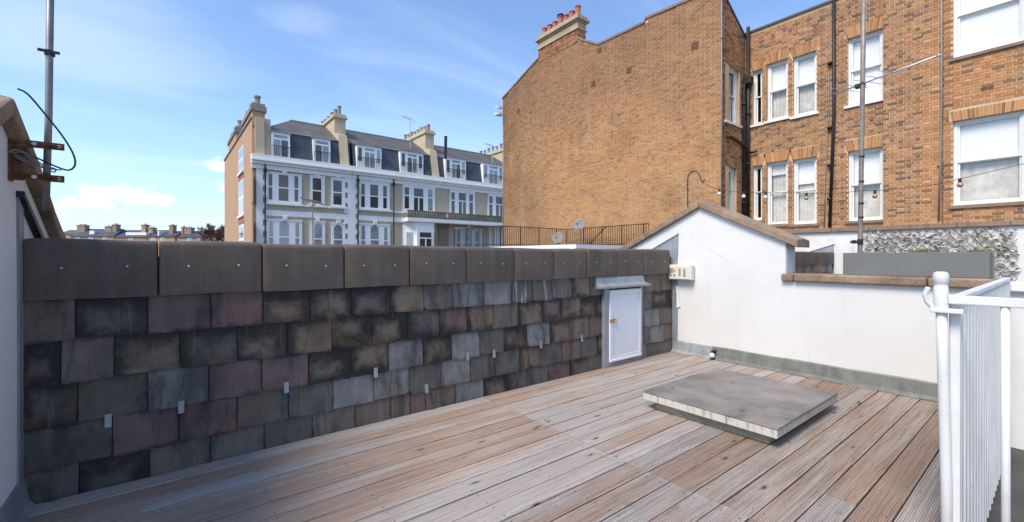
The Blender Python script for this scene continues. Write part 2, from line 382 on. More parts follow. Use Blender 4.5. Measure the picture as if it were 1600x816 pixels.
def m_facebrick(name, c1, c2, mort, sx=1.0, grime=0.4):
    """bricks too small to tell apart: pattern on a distant wall, in metres"""
    m, w, b = new(name); co = w.coord(); x, y, z = w.sep(co)
    br = w.n('ShaderNodeTexBrick'); w.set(br.inputs[0], w.comb(w.math('ADD', x, y), z, 0.0)); br.offset = 0.5
    br.inputs['Color1'].default_value = (*c1, 1); br.inputs['Color2'].default_value = (*c2, 1); br.inputs['Mortar'].default_value = (*mort, 1)
    br.inputs['Scale'].default_value = 1.0; br.inputs['Brick Width'].default_value = 0.225; br.inputs['Row Height'].default_value = 0.075; br.inputs['Mortar Size'].default_value = 0.010
    n = w.noise(co, 0.45, 6, 0.62); f = w.noise(co, 6, 4, 0.6)
    c = w.mix(w.math('MULTIPLY', w.step(n, 0.5, 0.75), grime), br.outputs[0], w.mix(1.0, br.outputs[0], (0.45, 0.42, 0.40), 'MULTIPLY'))
    c = w.mix(w.math('MULTIPLY', w.step(f, 0.5, 0.7), 0.25), c, tuple(k * 1.25 for k in c1))
    w.set(b.inputs['Base Color'], c); b.inputs['Roughness'].default_value = 0.9
    w.set(b.inputs['Normal'], w.bump(br.outputs[1], -0.3, 0.01)); return m
def m_rooftile(name, c1, c2, wid=0.3, h=0.2):
    m, w, b = new(name); co = w.coord(); x, y, z = w.sep(co)
    br = w.n('ShaderNodeTexBrick'); w.set(br.inputs[0], w.comb(x, w.math('ADD', z, w.math('MULTIPLY', y, 0.45)), 0.0)); br.offset = 0.5
    br.inputs['Color1'].default_value = (*c1, 1); br.inputs['Color2'].default_value = (*c2, 1); br.inputs['Mortar'].default_value = (*(k * 0.35 for k in c1), 1)
    br.inputs['Scale'].default_value = 1; br.inputs['Brick Width'].default_value = wid; br.inputs['Row Height'].default_value = h; br.inputs['Mortar Size'].default_value = 0.012
    n = w.noise(co, 0.9, 5, 0.6)
    c = w.mix(w.math('MULTIPLY', w.step(n, 0.45, 0.75), 0.5), br.outputs[0], tuple(k * 1.5 for k in c2))
    w.set(b.inputs['Base Color'], c); b.inputs['Roughness'].default_value = 0.6
    w.set(b.inputs['Normal'], w.bump(br.outputs[1], -0.5, 0.02)); return m
def m_glass():
    m, w, b = new('window_glass'); nt = m.node_tree; nt.nodes.remove(b)
    tr = w.n('ShaderNodeBsdfTransparent'); tr.inputs[0].default_value = (0.95, 0.96, 0.955, 1)
    gl = w.n('ShaderNodeBsdfGlossy'); gl.inputs['Roughness'].default_value = 0.02
    co = w.coord(); w.set(gl.inputs['Normal'], w.bump(w.noise(co, 1.6, 2, 0.5), 0.10, 0.05))
    fr = w.n('ShaderNodeLayerWeight'); fr.inputs[0].default_value = 0.5
    mx = w.n('ShaderNodeMixShader'); w.set(mx.inputs[0], w.math('ADD', w.math('MULTIPLY', w.math('POWER', fr.outputs[1], 4.0), 0.9), 0.07, clamp=True))
    link(nt, tr.outputs[0], mx.inputs[1]); link(nt, gl.outputs[0], mx.inputs[2])
    link(nt, mx.outputs[0], nt.nodes['Material Output'].inputs[0]); return m
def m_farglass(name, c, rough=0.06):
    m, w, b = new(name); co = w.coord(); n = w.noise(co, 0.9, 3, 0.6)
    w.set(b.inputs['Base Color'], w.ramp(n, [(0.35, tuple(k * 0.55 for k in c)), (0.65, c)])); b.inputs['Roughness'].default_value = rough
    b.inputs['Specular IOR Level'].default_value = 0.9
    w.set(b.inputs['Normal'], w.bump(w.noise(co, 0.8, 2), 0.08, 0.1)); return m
def m_rust():
    m, w, b = new('rusty_steel'); co = w.coord(); n = w.noise(co, 22, 6, 0.7)
    w.set(b.inputs['Base Color'], w.ramp(n, [(0.3, (0.035, 0.018, 0.013)), (0.48, (0.13, 0.05, 0.022)), (0.62, (0.24, 0.11, 0.045)), (0.75, (0.22, 0.19, 0.17))]))
    b.inputs['Roughness'].default_value = 0.85; w.set(b.inputs['Normal'], w.bump(n, 0.5, 0.004)); return m
def m_hatchside():
    m, w, b = new('peeling_hatch_edge'); co = w.coord()
    s = w.noise(w.map(co, (55, 55, 5.0)), 1.0, 4, 0.65); n = w.noise(co, 9, 5, 0.6)
    c = w.mix(w.step(w.math('ADD', w.math('MULTIPLY', s, 0.7), w.math('MULTIPLY', n, 0.3)), 0.50, 0.66), (0.54, 0.515, 0.455), (0.27, 0.245, 0.21))
    w.set(b.inputs['Base Color'], c); b.inputs['Roughness'].default_value = 0.85
    w.set(b.inputs['Normal'], w.bump(s, 0.4, 0.006)); return m
def m_hatchtop():
    m, w, b = new('worn_hatch_felt'); co = w.coord()
    n = w.noise(co, 2.2, 6, 0.62, 0.4); g = w.noise(co, 60, 4, 0.7)
    c = w.ramp(n, [(0.32, (0.10, 0.094, 0.088)), (0.5, (0.20, 0.18, 0.16)), (0.68, (0.275, 0.245, 0.215))])
    c = w.mix(w.math('MULTIPLY', w.step(g, 0.5, 0.75), 0.3), c, (0.36, 0.33, 0.29))
    c = w.mix(w.step(w.noise(co, 9, 2, 0.4), 0.735, 0.75), c, (0.05, 0.04, 0.035))
    w.set(b.inputs['Base Color'], c); b.inputs['Roughness'].default_value = 0.85
    w.set(b.inputs['Normal'], w.bump(w.math('ADD', n, w.math('MULTIPLY', g, 0.2)), 0.4, 0.01)); return m

def m_wmetal():
    m, w, b = new('chipped_white_steel'); co = w.coord()
    n = w.noise(co, 14, 5, 0.65); g = w.noise(co, 3, 4, 0.6); k = w.noise(co, 38, 5, 0.7)
    c = w.ramp(g, [(0.3, (0.60, 0.60, 0.575)), (0.65, (0.70, 0.70, 0.685))])
    c = w.mix(w.math('MULTIPLY', w.step(n, 0.60, 0.72), 0.35), c, (0.42, 0.40, 0.36))
    c = w.mix(w.step(w.math('ADD', w.math('MULTIPLY', k, 0.5), w.math('MULTIPLY', n, 0.5)), 0.645, 0.665), c, (0.30, 0.15, 0.07))
    w.set(b.inputs['Base Color'], c); b.inputs['Roughness'].default_value = 0.5
    w.set(b.inputs['Normal'], w.bump(w.math('ADD', n, w.math('MULTIPLY', k, 0.4)), 0.3, 0.004)); return m
MAT = dict(
    render=m_render(), oldwhite=m_oldwhite(), lead=m_lead(), leadlight=m_lead('grey_lead_pale', (0.22, 0.24, 0.25), (0.42, 0.44, 0.45)),
    gcoping=m_coping('gable_coping_concrete', (0.105, 0.075, 0.052), (0.29, 0.205, 0.14), (0.47, 0.38, 0.29)),
    leadgreen=m_lead('weathered_lead', (0.10, 0.105, 0.092), (0.25, 0.255, 0.23)), pstone=m_parapetstone(), deck=m_deck(), brick=m_brick(),
    mortar=plain('lime_mortar', (0.56, 0.41, 0.25), 0.95, var=0.2, vs_=1.2, bs=120),
    roofdark=plain('asphalt_roof', (0.07, 0.065, 0.06), 0.9, var=0.4, vs_=3, bump=0.4),
    wpaint=plain('white_gloss_paint', (0.74, 0.735, 0.71), 0.4, var=0.05, vs_=9, bump=0.08),
    wmetal=m_wmetal(),
    stucco=plain('white_stucco', (0.81, 0.795, 0.76), 0.75, var=0.05, vs_=0.6),
    gshade=plain('blue_grey_shade', (0.52, 0.55, 0.60), 0.6, var=0.05),  # shaded look of the gable's end face, put into the colour
    doorwhite=plain('door_white', (0.74, 0.76, 0.79), 0.5, var=0.03, bump=0.05),
    brass=plain('brass_latch', (0.50, 0.29, 0.09), 0.45, 0.7, var=0.4, vs_=60),
    galv=plain('galvanised_tube', (0.23, 0.225, 0.215), 0.45, 0.7, var=0.28, vs_=14, bump=0.2),
    alu=plain('aluminium_tube', (0.55, 0.55, 0.54), 0.4, 0.6, var=0.15, vs_=20),
    mastgrey=plain('weathered_mast', (0.26, 0.22, 0.185), 0.55, 0.35, var=0.3, vs_=10),
    black=plain('black_iron', (0.018, 0.018, 0.019), 0.5, var=0.3), cable=plain('black_cable', (0.014, 0.014, 0.015), 0.45, var=0.2, bump=0),
    greycable=plain('grey_cable', (0.22, 0.215, 0.21), 0.5, var=0.2, bump=0),
    rust=m_rust(), hatchside=m_hatchside(), hatchtop=m_hatchtop(),
    kerb=m_coping('hatch_upstand', (0.17, 0.165, 0.13), (0.36, 0.345, 0.28), (0.50, 0.48, 0.41)),
    zinc=plain('grey_zinc_planter', (0.175, 0.175, 0.165), 0.5, 0.2, var=0.10, vs_=4, bump=0.05),
    zincdark=plain('dark_grey_zinc', (0.10, 0.10, 0.10), 0.5, 0.2, var=0.1),
    plastic=plain('aged_white_plastic', (0.68, 0.66, 0.59), 0.5, var=0.08, vs_=20, bump=0.03),
    slot=plain('dark_grille', (0.16, 0.155, 0.14), 0.8, var=0.3, vs_=200), ruststain=plain('rust_smear', (0.52, 0.28, 0.13), 0.8, var=0.4, vs_=90),
    glass=m_glass(), inside=plain('dim_room', (0.10, 0.075, 0.055), 0.9, var=0.5, vs_=1.2, bump=0),
    blind=plain('white_blind', (0.86, 0.85, 0.82), 0.9, var=0.06, vs_=1.5, bump=0), curtain=plain('beige_curtain', (0.62, 0.58, 0.51), 0.9, var=0.25, vs_=5, bump=0.2),
    stonesill=m_coping('stone_band', (0.13, 0.09, 0.065), (0.27, 0.19, 0.135), (0.36, 0.27, 0.20), 0.6),
    terracotta=plain('terracotta', (0.40, 0.13, 0.075), 0.8, var=0.25, vs_=8), buff=plain('buff_stone', (0.42, 0.32, 0.21), 0.9, var=0.15, vs_=2),
    cream=plain('cream_render', (0.50, 0.41, 0.28), 0.9, var=0.10, vs_=1.0), potgrey=plain('grey_pot', (0.27, 0.235, 0.20), 0.9, var=0.25, vs_=5),
    tanbrick=m_facebrick('tan_brick', (0.50, 0.41, 0.29), (0.44, 0.35, 0.25), (0.54, 0.46, 0.36), grime=0.12),
    orangebrick=m_facebrick('orange_brick', (0.47, 0.275, 0.15), (0.40, 0.22, 0.115), (0.46, 0.34, 0.23), grime=0.4),
    brownbrick=m_facebrick('brown_brick', (0.34, 0.22, 0.14), (0.27, 0.165, 0.11), (0.34, 0.26, 0.19)),
    mansard=m_rooftile('mansard_slate', (0.040, 0.050, 0.068), (0.058, 0.070, 0.092)), roofbrown=m_rooftile('worn_roof_slate', (0.085, 0.075, 0.07), (0.115, 0.10, 0.09), 0.3, 0.16),
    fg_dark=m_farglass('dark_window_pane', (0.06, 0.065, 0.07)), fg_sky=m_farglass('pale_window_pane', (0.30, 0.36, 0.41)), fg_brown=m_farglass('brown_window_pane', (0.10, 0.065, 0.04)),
    moss=plain('balcony_moss', (0.17, 0.165, 0.13), 0.9, var=0.4, vs_=3), brownwall=plain('brown_recess', (0.30, 0.22, 0.155), 0.9),
    asphalt=plain('asphalt', (0.05, 0.05, 0.052), 0.9, var=0.3, vs_=2), pave=plain('paving', (0.22, 0.21, 0.20), 0.9),
    twig=plain('bare_twig', (0.16, 0.085, 0.055), 0.9, var=0.3), leafgreen=plain('stonecrop', (0.20, 0.19, 0.07), 0.8, var=0.4, vs_=30),
    drygrass=plain('dry_stem', (0.20, 0.12, 0.06), 0.9, var=0.3), bulbglass=plain('amber_bulb', (0.42, 0.17, 0.08), 0.12, var=0.1, bump=0, spec=0.9),
    clearbulb=plain('pale_bulb', (0.70, 0.68, 0.62), 0.12, var=0.05, bump=0, spec=0.9), dish=plain('dish_grey', (0.21, 0.205, 0.195), 0.75, var=0.25),
)
SL = dict(w=m_slate('slate_brown_grey', (0.185, 0.158, 0.14), amt=0.6), p=m_slate('slate_purple', (0.185, 0.120, 0.122), amt=0.9), g=m_slate('slate_grey', (0.125, 0.125, 0.118), amt=0.5),
          b=m_slate('slate_blue_grey', (0.245, 0.265, 0.285), amt=0.4), d=m_slate('slate_sooty', (0.075, 0.06, 0.06), (0.095, 0.078, 0.075), amt=1.25),
          o=m_slate('slate_ochre_patch', (0.1, 0.09, 0.08), (0.185, 0.132, 0.082), amt=1.0), r=m_slate('slate_red_patch', (0.1, 0.09, 0.08), (0.155, 0.092, 0.082), amt=1.15),
          l=m_slate('slate_streaked', (0.15, 0.14, 0.13), amt=0.6, lights=0.65))
def m_leafgrey(name, c):
    m, w, b = new(name); n = w.noise(w.coord(), 5, 4, 0.7)
    w.set(b.inputs['Base Color'], w.ramp(n, [(0.3, tuple(k * 0.6 for k in c)), (0.7, tuple(k * 1.3 for k in c))])); b.inputs['Roughness'].default_value = 0.7; return m
LEAF = [m_leafgrey('faded_leaf_%s' % n, c) for n, c in (('grey', (0.42, 0.40, 0.36)), ('tan', (0.38, 0.32, 0.23)), ('olive', (0.24, 0.24, 0.14)), ('pale', (0.60, 0.58, 0.53)))]

# ================================================================== the setting
Sx, Ex, Lx = 3.37, 5.46, -0.60             # slate parapet Y, right gable X, left gable X
B = MB(); B.box(-900, 900, -900, 900, -11.3, -11.0); obj('ground', B, MAT['asphalt'], kind='structure')
B = MB(); B.box(-200, 200, 9.0, 12.5, -10.99, -10.86); B.box(-200, 200, 26, 29, -10.99, -10.86); obj('pavement', B, MAT['pave'], kind='structure')
B = MB(); B.box(-0.86, 5.72, -6, 6.5, -11, -0.28); obj('roof_floor', B, MAT['roofdark'], kind='structure')
# --- the deck, board by board
deck = bpy.data.objects.new('deck', None); COL.objects.link(deck); tag(deck, 'weathered timber deck of long boards between the white walls', kind='structure')
PITCH, BW, BT = 0.1485, 0.1392, 0.028
def board_mesh(L, grooved, rnd):
    prof = []
    h = BW / 2
    if grooved:
        n = 13; p = (BW - 0.012) / n; prof = [(-h, -BT), (-h, -0.003), (-h + 0.003, 0)]
        for i in range(n):
            a = -h + 0.006 + i * p
            prof += [(a + p * 0.30, 0), (a + p * 0.40, -0.0032), (a + p * 0.62, -0.0032), (a + p * 0.72, 0)]
        prof += [(h - 0.003, 0), (h, -0.003), (h, -BT)]
    else:
        prof = [(-h, -BT), (-h, -0.004), (-h + 0.0015, -0.0012), (-h + 0.005, 0), (-h / 3, 0.0008), (h / 3, 0.0008), (h - 0.005, 0), (h - 0.0015, -0.0012), (h, -0.004), (h, -BT)]
    n = len(prof); nx = 7; P = []; ph = rnd.random() * 6
    for i in range(nx):
        x = L * i / (nx - 1); dy = 0.0016 * math.sin(ph + i * 1.1); dz = 0.0011 * math.sin(ph * 2 + i * 0.9)
        P += [(x, y + dy, z + dz) for y, z in prof]
    F = [(i * n + k, i * n + k + 1, (i + 1) * n + k + 1, (i + 1) * n + k) for i in range(nx - 1) for k in range(n - 1)]
    F += [tuple(range(n)), tuple((nx - 1) * n + k for k in range(n - 1, -1, -1))]
    b = MB(); b.add(P, F); return b
rb = random.Random(4)
JX = 2.28
k = -12
while True:
    y0 = 0.825 + PITCH * k
    if y0 > Sx - 0.03: break
    yc = y0 + PITCH / 2
    if yc < 0.33: segs = [(-2.6, JX - 0.02), (JX - 0.01, 2.66)] if yc > -1.6 else []
    else: segs = [(-0.56, JX - 0.003), (JX + 0.003, Ex - 0.035)]
    if k == 0: segs = [(-0.56, JX - 0.003), (JX + 0.003, 3.39), (3.396, Ex - 0.035)]
    if k == -1: segs = [(-0.56, JX + 0.55), (JX + 0.556, 4.95), (4.956, Ex - 0.035)]
    if k == 5: segs = [(-0.56, JX - 0.003), (JX + 0.003, 4.8), (4.806, Ex - 0.035)]
    for a, b_ in segs:
        if b_ - a < 0.1: continue
        me = board_mesh(b_ - a, yc < 1.75, rb).mesh('deck_board', MAT['deck'], smooth=False)
        o = obj('deck_board', me, None, deck)
        o.location = (a, min(yc, Sx - 0.065) if yc > 3.2 else yc, rb.uniform(-0.0015, 0.0015)); o.rotation_euler = (rb.uniform(-0.006, 0.006), 0, rb.uniform(-0.0005, 0.0005))
    k += 1
B = MB()
for x in [-0.3 + 0.45 * i for i in range(13)]:
    B.box(x, x + 0.05, 0.36, 3.3, -0.27, -0.03)
obj('joist', B, MAT['roofdark'], deck)
B = MB(); B.box(-0.56, Ex - 0.04, 0.345, 0.372, -0.27, -0.031); obj('edge_fascia', B, MAT['deck'], deck)

# ================================================================== slate-hung parapet
def slate(par, m, a0, a1, z0, z1, d, mat, rnd, over=0.03, lift=0.010):
    """one hung slate: a0..a1 along the wall, visible from z0 to z1, d = depth of its top face"""
    g = 0.0025; a0 += g; a1 -= g; wdt = a1 - a0; zt = z1 + over; H = zt - z0
    j = lambda q=0.004: rnd.uniform(-q, q)
    cut = [rnd.choice((0.004, 0.008, 0.014, 0.028 if rnd.random() < 0.4 else 0.006)) for _ in range(2)]
    zl, zr = z0 + j(0.009), z0 + j(0.009)
    poly = [(a0 + cut[0], zl), (a0 + wdt * 0.3, (zl * 2 + zr) / 3 + j(0.004)), (a0 + wdt * 0.65, (zl + zr * 2) / 3 + j(0.004)), (a1 - cut[1], zr), (a1, zr + cut[1] * 0.9),
            (a1 + j(0.0015), z0 + H * 0.5), (a1, zt), (a0, zt), (a0 + j(0.0015), z0 + H * 0.5), (a0, zl + cut[0] * 0.9)]
    tw = j(0.003)
    def dep(a, z): return d - lift - 0.012 * (1 - (z - z0) / H) + tw * ((a - a0) / wdt - 0.5) * 2
    b = MB(); n = len(poly)
    P = [m(a, dep(a, z), z) for a, z in poly] + [m(a, dep(a, z) + 0.008, z) for a, z in poly]
    b.add(P, [tuple(range(n)), tuple(range(2 * n - 1, n - 1, -1))] + [(i, n + i, n + (i + 1) % n, (i + 1) % n) for i in range(n)])
    b.uv = [((a - a0) / wdt, (z - z0) / (z1 - z0)) for a, z in poly] * 2
    return obj('slate', b, mat, par)
def stone(par, m, a0, a1, z0, z1, d0, d1, mat, rnd, name='coping_stone'):
    """coping stone with a rounded front arris; uv along its length"""
    g = 0.004; a0 += g; a1 -= g; dz = rnd.uniform(-0.008, 0.008); dd = rnd.uniform(-0.006, 0.006)
    pr = [(d0 + dd, z0 + dz * 0.4), (d0 + dd - 0.001, z1 - 0.026 + dz), (d0 + dd + 0.003, z1 - 0.011 + dz), (d0 + dd + 0.012, z1 - 0.002 + dz), (d0 + dd + 0.04, z1 + 0.003 + dz), ((d0 + d1) / 2, z1 + 0.012 + dz), (d1, z1 - 0.02 + dz), (d1, z0)]
    A = [a0, a0 + 0.004, a0 + 0.012] + [a0 + 0.012 + (a1 - a0 - 0.024) * i / 5 for i in range(1, 5)] + [a1 - 0.012, a1 - 0.004, a1]
    ins = [0.006, 0.002, 0, 0, 0, 0, 0, 0, 0.002, 0.006]; ins = ins[:len(A)]
    cx, cz = (d0 + d1) / 2, (z0 + z1) / 2
    b = MB(); n = len(pr); P = []; uv = []
    for a, i_ in zip(A, ins):
        wv = 0.003 * math.sin(a * 9 + dz * 900)
        for d, z in pr:
            fx = -1 if d > cx else 1; fz = -1 if z > cz else 1
            P.append(m(a, d + fx * i_, z + fz * i_ + (wv if z > cz else wv * 0.6)))
            uv.append(((a - a0) / (a1 - a0), (z - z0) / (z1 - z0)))
    F = [(i * n + k, i * n + (k + 1) % n, (i + 1) * n + (k + 1) % n, (i + 1) * n + k) for i in range(len(A) - 1) for k in range(n)]
    F += [tuple(range(n)), tuple((len(A) - 1) * n + k for k in range(n - 1, -1, -1))]
    b.add(P, F); b.uv = uv
    return obj(name, b, mat, par, smooth=True)
def smoothless(o):
    md = o.modifiers.new('edge', 'EDGE_SPLIT'); md.split_angle = R(50)
pw = empty('parapet_wall', (2.4, Sx + 0.17, -0.28), 'slate-hung parapet wall topped by dark coping slabs along the deck', 'wall')
m0 = mY(Sx)
part('wall_core', pw, MAT['roofdark'], (Lx, Ex, 0.004, 0.32, -0.28, 1.30), m=m0)
ZR = [1.075, 0.846, 0.613, 0.388, 0.168, -0.06]
ROWS = [
 ('45w119d231p329p410o483o548r608o660w706b754b797l830l861w891o919w945', '1001w1031w1046'),
 ('45r96w179o281d370o448o517o580o635d685r728o769w808o846r874o905o932o945', '1001w1017o1046'),
 ('45d122g231b326p408p481o547o606b659o704b748g786r822b857o888w918p945', '1001b1029w1046'),
 ('45g176p280p370g450g519b582b638g688b733g772g810o844g876p905g931o945', '1001p1014b1036w1046'),
 ('45g125d234w328w412g487w554w609w640p664w710b754r787d822g855p888d916g945', '1001b1008g1028w1046')]
import re
rs = random.Random(11)
for r, strs in enumerate(ROWS):
    zm = (ZR[r] + ZR[r + 1]) / 2
    for s_ in strs:
        tok = re.findall(r'(\d+)([a-z]?)', s_)
        for (xa, ty), (xb, _) in zip(tok[:-1], tok[1:]):
            a0 = onY(int(xa), 500, Sx)[0]; a1 = onY(int(xb), 500, Sx)[0]
            if int(xa) == 45: a0 = Lx + 0.006
            if int(xb) == 1046: a1 = Ex - 0.02
            slate(pw, m0, a0, a1, ZR[r + 1], ZR[r], 0.0, SL[ty], rs)
JN = [28, 247, 410, 538, 640, 728, 803, 865, 917, 964, 1006, 1047]
for i in range(len(JN) - 1):
    a0, a1 = onY(JN[i], 400, Sx - 0.035)[0], onY(JN[i + 1], 400, Sx - 0.035)[0]
    a0 = max(a0, Lx + 0.003); a1 = min(a1, Ex - 0.003)
    st = stone(pw, m0, a0, a1, 1.065, 1.382, -0.040, 0.34, MAT['pstone'], rs); smoothless(st)
    for f in (0.27, 0.75):
        b = MB(); b.lathe([(0.0062, 0), (0.0062, -0.0015), (0.004, -0.004)], (a0 + (a1 - a0) * f, Sx - 0.048, 1.065 + 0.172 + rs.uniform(-0.008, 0.008)), Matrix(((1, 0, 0), (0, 0, 1), (0, 1, 0))), 10)
        obj('screw_cap', b, MAT['alu'], st)
for (x, y) in ((170, 655), (283, 634), (446, 604), (585, 581), (664, 606), (728, 556), (769, 552), (842, 538), (906, 528)):
    a, z = onY(x, y, Sx)
    b = MB(); hw = 0.0145; hh = 0.036
    b.add([m0(a - hw, -0.030, z + hh), m0(a + hw, -0.030, z + hh + 0.002), m0(a + hw, -0.034, z - 0.004), m0(a - hw, -0.034, z - 0.004), m0(a - hw, -0.039, z - hh), m0(a + hw, -0.038, z - hh),
           m0(a - hw, -0.026, z + hh), m0(a + hw, -0.026, z + hh), m0(a - hw, -0.030, z - hh), m0(a + hw, -0.030, z - hh)],
          [(0, 1, 2, 3), (3, 2, 5, 4), (6, 8, 9, 7), (0, 3, 4, 8, 6), (1, 7, 9, 5, 2), (0, 6, 7, 1), (4, 5, 9, 8)])
    obj('slate_clip', b, MAT['leadlight'], pw)
# the little white access door in the parapet
dx0, dx1 = onY(951, 500, Sx - 0.05)[0], onY(1000, 500, Sx - 0.05)[0]
dr = part('access_door', pw, MAT['doorwhite'], (dx0, dx1, -0.062, -0.030, 0.055, 0.905), bevel=0.004, m=m0)
tag(dr, 'small white panelled access door set low in the slates')
fw = 0.045
part('door_stile', dr, MAT['doorwhite'], (dx0 + 0.002, dx0 + fw, -0.074, -0.061, 0.06, 0.90), (dx1 - fw, dx1 - 0.002, -0.074, -0.061, 0.06, 0.90), bevel=0.003, m=m0)
part('door_rail', dr, MAT['doorwhite'], (dx0 + fw + 0.001, dx1 - fw - 0.001, -0.073, -0.061, 0.855, 0.90), (dx0 + fw + 0.001, dx1 - fw - 0.001, -0.073, -0.061, 0.06, 0.125), (dx0 + 0.01, dx1 - 0.01, -0.083, -0.072, 0.062, 0.088), bevel=0.003, m=m0)
part('door_panel', dr, MAT['doorwhite'], (dx0 + fw + 0.008, dx1 - fw - 0.008, -0.066, -0.060, 0.135, 0.847), bevel=0.004, m=m0)
b = MB(); zc = 0.545
b.tube([m0(dx0 - 0.005, -0.086, zc), m0(dx0 + 0.10, -0.088, zc + 0.004)], 0.008, 8); b.box(dx0 - 0.002, dx0 + 0.03, -0.085, -0.072, zc - 0.02, zc + 0.02, m=m0)
b.box(dx0 + 0.045, dx0 + 0.095, -0.083, -0.070, zc - 0.017, zc + 0.02, m=m0); b.tube([m0(dx0 + 0.06, -0.09, zc + 0.005), m0(dx0 + 0.062, -0.106, zc - 0.012)], 0.006, 6)
obj('door_bolt', b, MAT['brass'], dr)
part('door_lead_frame', dr, MAT['leadlight'], (dx0 - 0.085, dx0 - 0.003, -0.058, -0.014, -0.01, 0.945), (dx1 + 0.003, dx1 + 0.055, -0.052, -0.014, -0.01, 0.945), bevel=0.006, m=m0)
part('door_sill', dr, MAT['lead'], (dx0 - 0.02, dx1 + 0.03, -0.064, -0.012, -0.01, 0.05), bevel=0.006, m=m0)
b = MB()
b.prism([(-0.012, 1.064), (-0.032, 1.064), (-0.050, 0.985), (-0.105, 0.962), (-0.105, 0.940), (-0.098, 0.925), (-0.012, 0.925)], lambda a, d, z: (d, Sx + a, z), dx0 - 0.20, dx1 + 0.10)
b.box(dx0 - 0.17, dx1 + 0.13, -0.125, -0.080, 0.930, 0.960, m=m0)
obj('lead_hood', b, MAT['leadlight'], dr, bevel=0.008)

# ================================================================== the two gable walls
SLOPE, APY, APZ = 0.475, 2.96, 1.935       # roof pitch and the apex of the rendered face
GEND = 1.955
def gable(face, sgn, label, ylow, with_low=True):
    """sgn = +1: body lies towards +X of the face"""
    g = empty('gable_wall', (face + sgn * 0.14, 2.96, -0.28), label, 'wall')
    m = lambda a, d, z: (face + sgn * d, a, z)
    zt = lambda y: APZ - SLOPE * abs(y - APY)
    b = MB(); lowz = 1.022
    poly = [(6.5, -0.9), (6.5, zt(6.5)), (APY, APZ), (GEND, zt(GEND)), (GEND, lowz), (ylow, lowz), (ylow, -0.9)]
    b.prism(poly, m, 0.0, 0.27); obj('rendered_wall', b, MAT['render'], g)
    th = 0.085; ov = 0.055
    for s in (-1, 1):
        b = MB(); e = APY - 1.14 if s < 0 else 6.62
        n = 9; P = []; A = [APY + (e - APY) * i / (n - 1) for i in range(n)]
        for a in A:
            z = zt(a) + 0.003; wob = 0.004 * math.sin(a * 7)
            P += [m(a, -ov + wob, z), m(a, 0.27 + ov, z), m(a, 0.27 + ov, z + th), m(a, 0.14, z + th + 0.022), m(a, -ov + wob, z + th)]
        F = [(i * 5 + k, i * 5 + (k + 1) % 5, (i + 1) * 5 + (k + 1) % 5, (i + 1) * 5 + k) for i in range(n - 1) for k in range(5)] + [(0, 1, 2, 3, 4), tuple((n - 1) * 5 + k for k in (4, 3, 2, 1, 0))]
        b.add(P, F); obj('sloping_coping', b, MAT['gcoping'], g, bevel=0.012)
    if with_low:
        ys = [GEND - 0.10, GEND - 0.25, 0.75, -1.0]; ys = [GEND + 0.03, GEND - 0.095, 0.78, ylow]
        for i in range(3):
            b = MB(); b.box(ys[i + 1] + 0.006, ys[i], -ov, 0.27 + ov, lowz + 0.002, lowz + 0.088, m=lambda a, d, z: m(a, d, z))
            obj('low_coping', b, MAT['gcoping'], g, bevel=0.02, seg=3)
    return g, m, zt
gr, mr, ztf = gable(Ex, 1, 'white rendered gable wall with low wing beside the wooden hatch', 0.36)
gl, ml, _ = gable(Lx, -1, 'white rendered gable wall carrying the rusty mast bracket', GEND - 0.001, False)
# lead at the right gable: vertical soaker, raked patch above the parapet, base upstand in laps
b = MB(); b.prism([(3.285, 0.0), (3.275, 0.5), (3.285, 1.07), (3.268, 1.45), (3.268, 1.60), (3.75, 1.36), (3.75, 1.40 - 0.3), (3.362, 1.06), (3.362, 0.0)], mr, -0.012, 0.004)
obj('corner_flashing', b, MAT['leadlight'], gr)
b = MB(); b.prism([(3.262, 1.615), (3.262, 1.60), (3.95, 1.255), (3.95, 1.27)], mr, -0.020, 0.002); obj('flashing_edge', b, MAT['lead'], gr)
b = MB(); b.prism([(3.235, 0.62), (3.29, 0.60), (3.285, 0.78), (3.30, 0.92), (3.262, 0.86), (3.25, 0.72)], mr, -0.016, -0.009); obj('paint_splash', b, MAT['wpaint'], gr)
yy = [3.34, 3.08, 2.80, 0.40]
for i in range(3):
    b = MB(); n = 2 if i < 2 else 10; P = []; y0, y1 = yy[i] - (0.004 if i else 0), yy[i + 1] - 0.012
    for q in range(n + 1):
        y = y0 + (y1 - y0) * q / n; wz = 0.004 * math.sin(y * 8)
        P += [mr(y, -0.075, 0.003), mr(y, -0.035 - (0.006 if q == n else 0), 0.035 + wz), mr(y, -0.010 - (0.006 if q == n else 0), 0.145 + wz), mr(y, -0.001, 0.158 + wz), mr(y, 0.0, 0.0)]
    F = [(q * 5 + k, q * 5 + (k + 1) % 5, (q + 1) * 5 + (k + 1) % 5, (q + 1) * 5 + k) for q in range(n) for k in range(5)] + [(0, 1, 2, 3, 4), tuple(n * 5 + k for k in (4, 3, 2, 1, 0))]
    b.add(P, F); obj('base_flashing', b, MAT['leadlight'] if i < 2 else MAT['leadgreen'], gr)
y, z = onX(1115, 551, Ex - 0.05)
b = MB(); b.tube([(Ex - 0.02, y, z + 0.015), (Ex - 0.085, y, z + 0.005)], 0.022, 10); obj('overflow_pipe', b, MAT['black'], gr)
b = MB(); b.lathe([(0.02, -0.055), (0.034, -0.05), (0.03, -0.015), (0.012, 0.0)], (Ex - 0.088, y, z + 0.0), 'Z', 10); obj('sealant_blob', b, MAT['wpaint'], gr, smooth=True)
# blue-grey sheet puts the shade on the gable's end face into colour, low wall beyond the deck edge
b = MB(); b.box(GEND - 0.006, GEND - 0.001, 0.012, 0.26, 1.114, ztf(GEND) - 0.01, m=lambda a, d, z: (Ex + d, a, z)); obj('end_face_shade', b, MAT['gshade'], gr)
